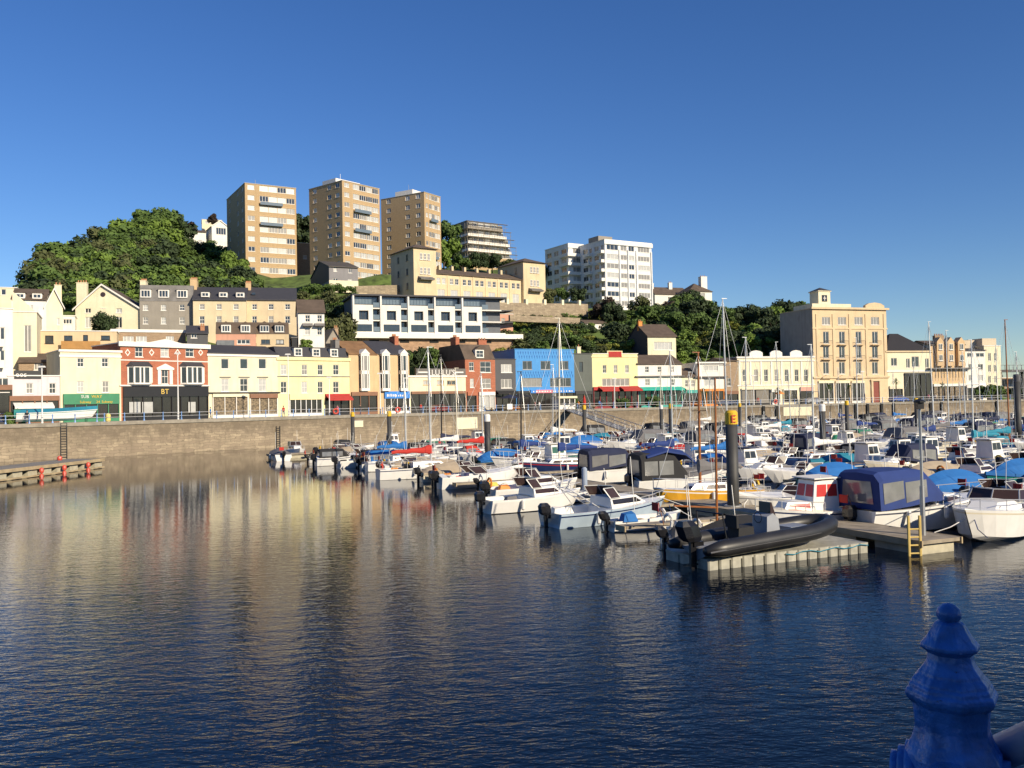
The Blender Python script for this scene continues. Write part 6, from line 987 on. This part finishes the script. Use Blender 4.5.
q_ = quay_at(509); p = qoff(q_, -.25); o = MB(); o.box(-.55, .55, -.04, .04, .35, 1.35); s_ = o.build('notice_board', whitepaint); s_.location = (p.x, p.y, QZ); s_.rotation_euler = (0, 0, R(30)); tag(s_, 'blank white notice board fixed to the railing below the charcoal bar', 'notice board')
# boat on trailer (green and white) at left
p = qoff(quay_at(62), 3.6); d = quay_at(62)[1]; r = thing('trailer_boat', 'green and white boat parked ashore behind the left railing', 'boat', (p.x, p.y, QZ+.6), math.atan2(d.y, d.x)); i = hull(9.4, 2.4, .85, gel, tealh, .8, .8, .5, 2.2, r); deck(i, 9.4, tealC, (.5, .5), r, camber=.45); q = MB(); q.box(-4, 2.5, -.8, .8, -.75, -.5); [q.lathe([(.3, -.1), (.3, .1)], (x, y, -.45), 12) for x in () for y in ()]; q.box(-4.9, -4.2, -.6, .6, .3, 1.3); q.build('cradle', tealh, r)
# cars
def car(label, px, back, m, hd=0.):
    p = qoff(quay_at(px), back); d = quay_at(px)[1]; r = thing('parked_car', label, 'car', (p.x, p.y, QZ), math.atan2(d.y, d.x)+hd, 'cars parked along the quay'); q = MB(); prof = [(-2.1, .35), (-2.1, .8), (-1.9, .95), (-1.45, 1.0), (-.9, 1.42), (.5, 1.45), (1.15, 1.0), (1.95, .85), (2.1, .6), (2.1, .35)]
    q.prism(prof, 'y', -.82, .82); b_ = q.build('body', m, r); q = MB(); [q.prism([(-1.25, 1.02), (-.85, 1.36), (.45, 1.39), (.98, 1.02)], 'y', y, y+.01) for y in (-.835, .825)]; q.build('side_window', smoke, r)
    for x in (-1.3, 1.3):
        for y in (-.84, .84): q = MB(); q.loft([[(x+.32*math.cos(a), y+t, .32+.32*math.sin(a)) for a in [k*math.pi/7 for k in range(14)]] for t in (-.09, .09)]); w_ = q.build('wheel', rubber, r)
    q = MB(); [q.box(-2.12, -2.101, y-.2, y+.2, .65, .8) for y in (-.55, .55)]; q.build('tail_light', redp, r); q = MB(); [q.box(2.05, 2.115, y-.2, y+.2, .62, .76) for y in (-.55, .55)]; q.build('headlight', curtain, r)
car('dark blue car parked at the left end by the lilac shop', 8, 5.5, navyh); car('dark car parked beside the regency terrace', 741, 6.0, M('car_blue', (.03, .05, .12), rough=.25)); car('blue car parked right of the hotel', 918, 6, M('car_bright', (.04, .09, .35), rough=.25)); car('dark red car parked before the brick house', 459, 6.2, M('car_red', (.16, .02, .02), rough=.25)); car('grey car parked before the hotel', 832, 6.5, greyh)
# kiosk, umbrellas, tables
p = qoff(quay_at(574), 2.6); d = quay_at(574)[1]; kx = thing('kiosk', 'white timber kiosk beside the gangway head on the quay', 'kiosk', (p.x, p.y, QZ), math.atan2(d.y, d.x)); q = MB(); q.box(-1.8, 1.8, 0, 2, 0, .9); [q.box(x, x+.15, 0, 2, .903, 2.2) for x in (-1.8, -.65, .5, 1.65)]; q.box(-1.8, 1.8, 1.9, 2, .903, 2.2); q.build('wall', trim, kx); q = MB(); q.prism([(-.3, 2.2), (2.3, 2.2), (2.3, 2.35), (-.3, 2.6)], 'x', -2.1, 2.1); q.build('roof', pcream, kx); q = MB(); q.box(-1.6, 1.6, .3, .35, .95, 2.1); q.build('opening', shopglass, kx)
def umbrella(px, back, m, label, z=2.6, closed=False, w_=1.5):
    p = qoff(quay_at(px), back); r = thing('parasol', label, 'parasol', (p.x, p.y, QZ), 0, 'parasols outside the cafes'); q = MB(); q.tube((0, 0, 0), (0, 0, z+.3), .04, n=6); q.build('pole', timber, r); q = MB(); q.lathe([(w_, z-.6), (w_*.5, z-.15), (.03, z+.15)] if not closed else [(.15, .8), (.35, 1.2), (.25, 2.0), (.05, 2.7)], n=8); q.build('canopy', m, r)
umbrella(599, 6, redC, 'closed red parasol left of the yellow restaurant', closed=True); umbrella(798, 7, orange, 'orange parasol before the regency terrace', 2.9, w_=1.1); umbrella(540, 7.5, blackC, 'open black parasol before the charcoal bar', 3.2, w_=2.2); umbrella(527, 7, navyC, 'open navy parasol before the blue building', 3.0, w_=2.0)
for k, (px, m, lab) in enumerate([(503, timber, 'wooden cafe table outside the charcoal bar'), (520, timber, 'wooden cafe table left of the blue building'), (530, orange, 'orange topped cafe table under the parasols'), (606, timber, 'wooden table outside the yellow restaurant'), (632, dgrey, 'dark table outside the yellow restaurant'), (654, dgrey, 'dark table outside the white restaurant'), (706, orange, 'orange table at the white house terrace'), (714, timber, 'wooden table at the white house terrace')]):
    p = qoff(quay_at(px), 6.3); d = quay_at(px)[1]; r = thing('cafe_table', lab, 'table', (p.x, p.y, QZ), math.atan2(d.y, d.x), 'cafe tables on the quay'); q = MB(); q.box(-.9, .9, -.45, .45, .7, .76); q.build('tabletop', m, r); q = MB(); [q.box(x, x+.08, -.4, .4, 0, .697) for x in (-.7, .62)]; q.build('leg', m, r); q = MB(); q.box(-.9, .9, -.95, -.65, .4, .46); q.box(-.9, .9, .65, .95, .4, .46); q.box(-.7, -.62, -.9, .9, .3, .397); q.box(.62, .7, -.9, .9, .3, .397); q.build('bench', m, r)
# life buoys on the railing
for px, lab in [(397, 'round red life buoy on the railing below the blue shop sign'), (775, 'round red life buoy on the railing below the regency terrace'), (335, 'pink and red buoy display beside the red awning')]:
    q_ = quay_at(px); p = qoff(q_, -.2); q = MB(); n = 12
    q.path([(.38*math.cos(2*math.pi*k/n), 0, .38*math.sin(2*math.pi*k/n)) for k in range(n+1)], .13, 6); o = q.build('life_buoy', redp); o.location = (p.x, p.y, QZ+.75); o.rotation_euler = (0, 0, R(30)); tag(o, lab, 'life buoy')
for px, lab in [(122, 'small yellow bin behind the railing by the black shopfront'),]:
    p = qoff(quay_at(112.5), 1.5); q = MB(); q.lathe([(.3, 0), (.32, .9), (.25, 1.1), (.1, 1.2)], n=12); o = q.build('litter_bin', M('bin_yellow', (.75, .62, .2))); o.location = (p.x, p.y, QZ); tag(o, lab, 'bin')
# palms and shrubs on the promenade
def palm(px, back, h, label):
    p = qoff(quay_at(px), back); r = thing('palm_tree', label, 'palm tree', (p.x, p.y, QZ), rnd.uniform(0, 6), 'palms on the promenade'); q = MB(); q.tube((0, 0, 0), (.1, 0, h), .16, .11, 7); q.build('trunk', bark, r); q = MB()
    for k in range(46):
        a = rnd.uniform(0, 6.28); el = rnd.uniform(-.5, 1.3); L = rnd.uniform(.9, 1.5); d = Vector((math.cos(a)*math.cos(el), math.sin(a)*math.cos(el), math.sin(el))); s_ = Vector((-math.sin(a), math.cos(a), 0))*.07; c = Vector((.1, 0, h)); m_ = c+d*L*.55; e = c+d*L-Vector((0, 0, .35*L)); q.add([c+s_*.4, c-s_*.4, m_-s_, m_+s_, e], [(0, 1, 2, 3), (3, 2, 4)])
    q.build('frond', leafs[0], r)
for px, b_, h, lab in [(700, 5, 3.0, 'small palm left of the orange terrace'), (716, 5.5, 3.2, 'small palm before the white house'), (845, 6, 3.6, 'palm tree before the hotel arches'), (868, 6, 3.4, 'palm tree beside the red hotel door'), (916, 6, 4.6, 'tall palm before the mansard building'), (795, 6.5, 3.2, 'small palm by the orange parasol'), (960, 5, 3.6, 'palm before the gabled terrace')]: palm(px, b_, h, lab)
for px, b_, h, lab in [(20, 4.5, 3.0, 'round green bush behind the left railing'), (-2, 4.5, 3.0, 'green bush at the very left edge of the quay'), (591, 7.5, 3.4, 'dark green shrub beside the yellow restaurant'), (642, 7.5, 3.0, 'leafy shrub between the two restaurants'), (672, 7, 3.4, 'leafy shrub before the green awning'), (1006, 6, 5, 'dark shrub at the right end of the row'), (1019, 6, 5, 'dark hedge shrub at the right edge')]:
    p = qoff(quay_at(px), b_); r = thing('shrub', lab, 'shrub', (p.x, p.y, QZ), 0, 'shrubs on the promenade'); r.scale = (h, h, h); c = link('crown', crowns[0+rnd.randrange(3)], r); c.location = (0, 0, -.2)
# gangway
gh = qoff(quay_at(570), 1.0); gh.z = QZ+.2; ge = at(642, 441, gh.y-34); ge.z = .7; d = ge-gh; L = math.hypot(d.x, d.y); g = thing('gangway', 'sloping metal lattice gangway from the quay down to the pontoons', 'gangway', gh, math.atan2(d.y, d.x)); dz = ge.z-gh.z
q = MB(); [q.add([(0, y0, 0), (L, y0, dz), (L, y1, dz), (0, y1, 0), (0, y0, -.2), (L, y0, dz-.2), (L, y1, dz-.2), (0, y1, -.2)], [(0, 1, 2, 3), (7, 6, 5, 4), (0, 4, 5, 1), (2, 6, 7, 3), (1, 5, 6, 2), (3, 7, 4, 0)]) for y0, y1 in ((-.8, .8),)]; q.build('walkway', metalg, g)
for y in (-.85, .85):
    q = MB(); q.tube((0, y, 1.2), (L, y, 1.2+dz), .06, n=5); q.tube((0, y, 0), (L, y, dz), .07, n=5); n = 16
    for k in range(n): xa, xb = L*k/n, L*(k+1)/n; q.tube((xa, y, dz*k/n), (xb, y, 1.2+dz*(k+1)/n) if k % 2 else (xa, y, 1.2+dz*k/n), .035, n=4); q.tube((xb, y, dz*(k+1)/n), (xa, y, 1.2+dz*k/n), .03, n=4)
    q.build('truss', metalg, g)
# ------------------------------------------------------------------ people
def person_mesh(pose, mats):
    v = [(0, 0, .95), (0, 0, 1.2), (0, 0, 1.42), (0, 0, 1.52), (0, 0, 1.66), (.02, 0, 1.74), (-.11, 0, .9), (-.12, .04*pose, .5), (-.12, -.18*pose, .06), (-.12, .0-.1*pose+.1, .03), (.11, 0, .9), (.12, .12*pose, .5), (.12, .2*pose, .06), (.12, .32*pose+.05, .03), (-.2, 0, 1.4), (-.27, -.05, 1.13), (-.27, .12*pose, .88), (.2, 0, 1.4), (.27, .05, 1.13), (.27, -.12*pose, .88)]
    e = [(0, 1), (1, 2), (2, 3), (3, 4), (4, 5), (0, 6), (6, 7), (7, 8), (8, 9), (0, 10), (10, 11), (11, 12), (12, 13), (2, 14), (14, 15), (15, 16), (2, 17), (17, 18), (18, 19)]
    rad = [.15, .14, .15, .06, .10, .08, .10, .065, .045, .04, .10, .065, .045, .04, .07, .045, .04, .07, .045, .04]
    me = bpy.data.meshes.new('p'); me.from_pydata(v, e, []); o = bpy.data.objects.new('p', me); col.objects.link(o); sk = o.modifiers.new('s', 'SKIN'); me.skin_vertices[0].data[0].use_root = True
    for i, r_ in enumerate(rad): me.skin_vertices[0].data[i].radius = (r_, r_*.75)
    o.modifiers.new('u', 'SUBSURF').levels = 1; out = bpy.data.meshes.new_from_object(o.evaluated_get(bpy.context.evaluated_depsgraph_get())); bpy.data.objects.remove(o)
    for m in mats: out.materials.append(m)
    for p in out.polygons: z = p.center.z; x = abs(p.center.x); p.material_index = 0 if z > 1.5 or (z < .98 and x > .22) else 1 if z > .95 else 2
    return out
skin = M('skin', (.45, .27, .19), rough=.6); jeans = M('jeans', (.04, .06, .12)); clothes = {'red': redC, 'white': whiteC, 'blue': midC, 'black': blackC, 'pink': pinkp, 'green': greenC, 'orange': orange}
for i, (px, b_, c_, lab) in enumerate([(30, 2.0, 'black', 'person in black walking behind the railing near the green boat'), (96, 5.5, 'white', 'person in white outside the green fronted shop'), (230, 6, 'blue', 'person in blue outside the cream shops'), (297, 5, 'red', 'person in red before the white shopfront'), (346, 3, 'pink', 'person in pink beside the red awning'), (372, 4, 'black', 'person in black before the bay fronted house'), (420, 4.5, 'white', 'person in white outside the cream bar'), (436, 4.8, 'red', 'person in red outside the cream bar'), (540, 2, 'red', 'person in red at the railing below the blue building'), (545, 2.2, 'white', 'person in white at the railing below the blue building'), (588, 4, 'orange', 'person in orange beside the white kiosk'), (612, 5, 'blue', 'person in blue before the yellow restaurant'), (626, 4.6, 'white', 'person in white before the yellow restaurant'), (660, 4, 'green', 'person in green before the white restaurant'), (768, 4, 'red', 'person in red before the regency shutters'), (786, 4, 'white', 'person in white walking before the regency terrace'), (852, 4, 'black', 'person in black before the hotel'), (942, 4, 'pink', 'person in pink before the gabled terrace'), (950, 4.3, 'white', 'person in white before the gabled terrace')]):
    p = qoff(quay_at(px), b_); o = link('person', person_mesh(rnd.choice((.4, 1, -.8)), (skin, clothes[c_], jeans)), None, (p.x, p.y, QZ), rnd.uniform(0, 6)); tag(o, lab, 'person', 'people on the quay'); q = MB(); q.lathe([(.03, 1.80), (.095, 1.76), (.105, 1.70), (.09, 1.64)], (0, .01, 0), 8); q.build('hair', bark, o)
# ------------------------------------------------------------------ near quay, railing post with finial
mb = MB(); mb.add([(-60, -40, QZ), (60, -40, QZ), (60, 1.75, QZ), (-60, 1.75, QZ), (-60, 1.75, -3), (60, 1.75, -3)], [(0, 1, 2, 3), (3, 2, 5, 4)]); struct(mb.build('pavement', pave))
D = 1.6; pt = at(948.5, 603, D); sc_ = D/FPX; ax = Vector((pt.x, pt.y, 0)); zt = pt.z-QZ
post = thing('railing_post', 'large blue cast iron railing post with ball finial in the near right corner', 'railing post', (pt.x, pt.y, QZ), R(11))
def z_(py): return zt-(py-603)*sc_*1.02
prof = [(39, 768), (36, 900)]
def LA(name, pr, n, m=postblue, par=None, sm=False, rot=0):
    q = MB(); q.smooth = sm; q.lathe([(r_*sc_, z_(y)) for r_, y in pr][::-1], n=n, rot=rot); o_ = q.build(name, m, par or post); bv = None if sm else o_.modifiers.new('bevel', 'BEVEL')
    if bv: bv.width = .0035; bv.segments = 3; bv.limit_method = 'ANGLE'; bv.angle_limit = R(12)
    return o_
ball = LA('ball_finial', [(1, 603), (6, 604.5), (10, 608), (11.5, 612), (11.5, 616), (9, 620), (7, 623)], 24, sm=True)
LA('finial_dome', [(8, 619), (14, 622), (18, 629), (23, 637), (26.5, 641), (28, 642.5), (28, 646), (24.5, 648), (22, 650), (21, 652)], 8, rot=R(22.5))
LA('collar', [(21, 650), (22, 657), (25, 663), (28, 667), (30, 669), (30.5, 671), (34, 674), (36.5, 677), (37, 679.5), (39, 681), (40, 685), (42.5, 687), (43.5, 691), (42, 695), (37.5, 700)], 8, rot=R(22.5))
LA('post_shaft', [(37, 698), (35.5, 712), (35, 722), (38, 733), (43, 742), (46, 748), (46, 900), (50, 1150), (75, 1300), (80, 1450)], 8, rot=R(22.5))
q = MB(); q.smooth = True
rr = 30*sc_
for ang_, s_ in ((-40, 1), (50, 1), (140, 1), (230, 1)):
    a = R(ang_); dx, dy = math.cos(a), math.sin(a); c = Vector((dx*30*sc_, dy*30*sc_, z_(779)))
    for k, r0 in enumerate((37, 31, 25)): q.loft([[(c.x+dx*(t-0)*sc_-dy*r0*sc_*math.cos(u)*.9, c.y+dy*t*sc_+dx*r0*sc_*math.cos(u)*.9, c.z+r0*sc_*math.sin(u)) for u in [2*math.pi*j/24 for j in range(24)]] for t in (0+k*7, 10+k*7, 13+k*7)])
q.build('scroll_boss', postblue, post)
e = at(1016, 742, 1.55); 
rl = thing('near_railing', 'white painted rail joining the blue post at the right edge', 'railing'); a0 = Vector((pt.x+.06, pt.y, QZ+z_(775))); a1 = a0+Vector((1.0, -.18, .30)).normalized()*2.2
pa = at(1002, 752, 1.62); pb = at(1080, 718, 1.50); dd = (pb-pa).normalized(); q = MB(); q.smooth = True; q.tube(pa-dd*.05, pa+dd*1.8, .030, n=20); q.build('rail', M('rail_white', (.86, .86, .86), rough=.4), rl)
# plain building added out of view to keep the near quay corner in shade
b = thing('shade_building', 'unseen building added behind the viewer to shade the near quay corner', 'building', (-14, -14, QZ)); q = MB(); q.box(0, 60, -9, 0, 0, 12.5); q.build('wall', pcream, b); q = MB(); q.prism([(-9.4, 12.5), (.4, 12.5), (-4.5, 15)], 'x', -.4, 60.4); q.build('roof', slate, b)
for k in range(14):
    for z in (4.5, 8.2): q = MB(); q.box(2+k*4, 3.4+k*4, .003, .08, z, z+1.9); q.build('window', glass, b)

# ------------------------------------------------------------------ look-alikes told apart by their place
bpy.context.view_layer.update(); seen = {}
for o in col.objects:
    if o.parent is None and 'label' in o and 'kind' not in o: seen.setdefault(o['label'], []).append(o)
for lab, os_ in seen.items():
    if len(os_) > 1:
        os_.sort(key=lambda o: topx(o.location)[0])
        for k, o in enumerate(os_):
            if k < 30: o['label'] = ' '.join((lab+f', {ordn[k]} from left').split()[:99])
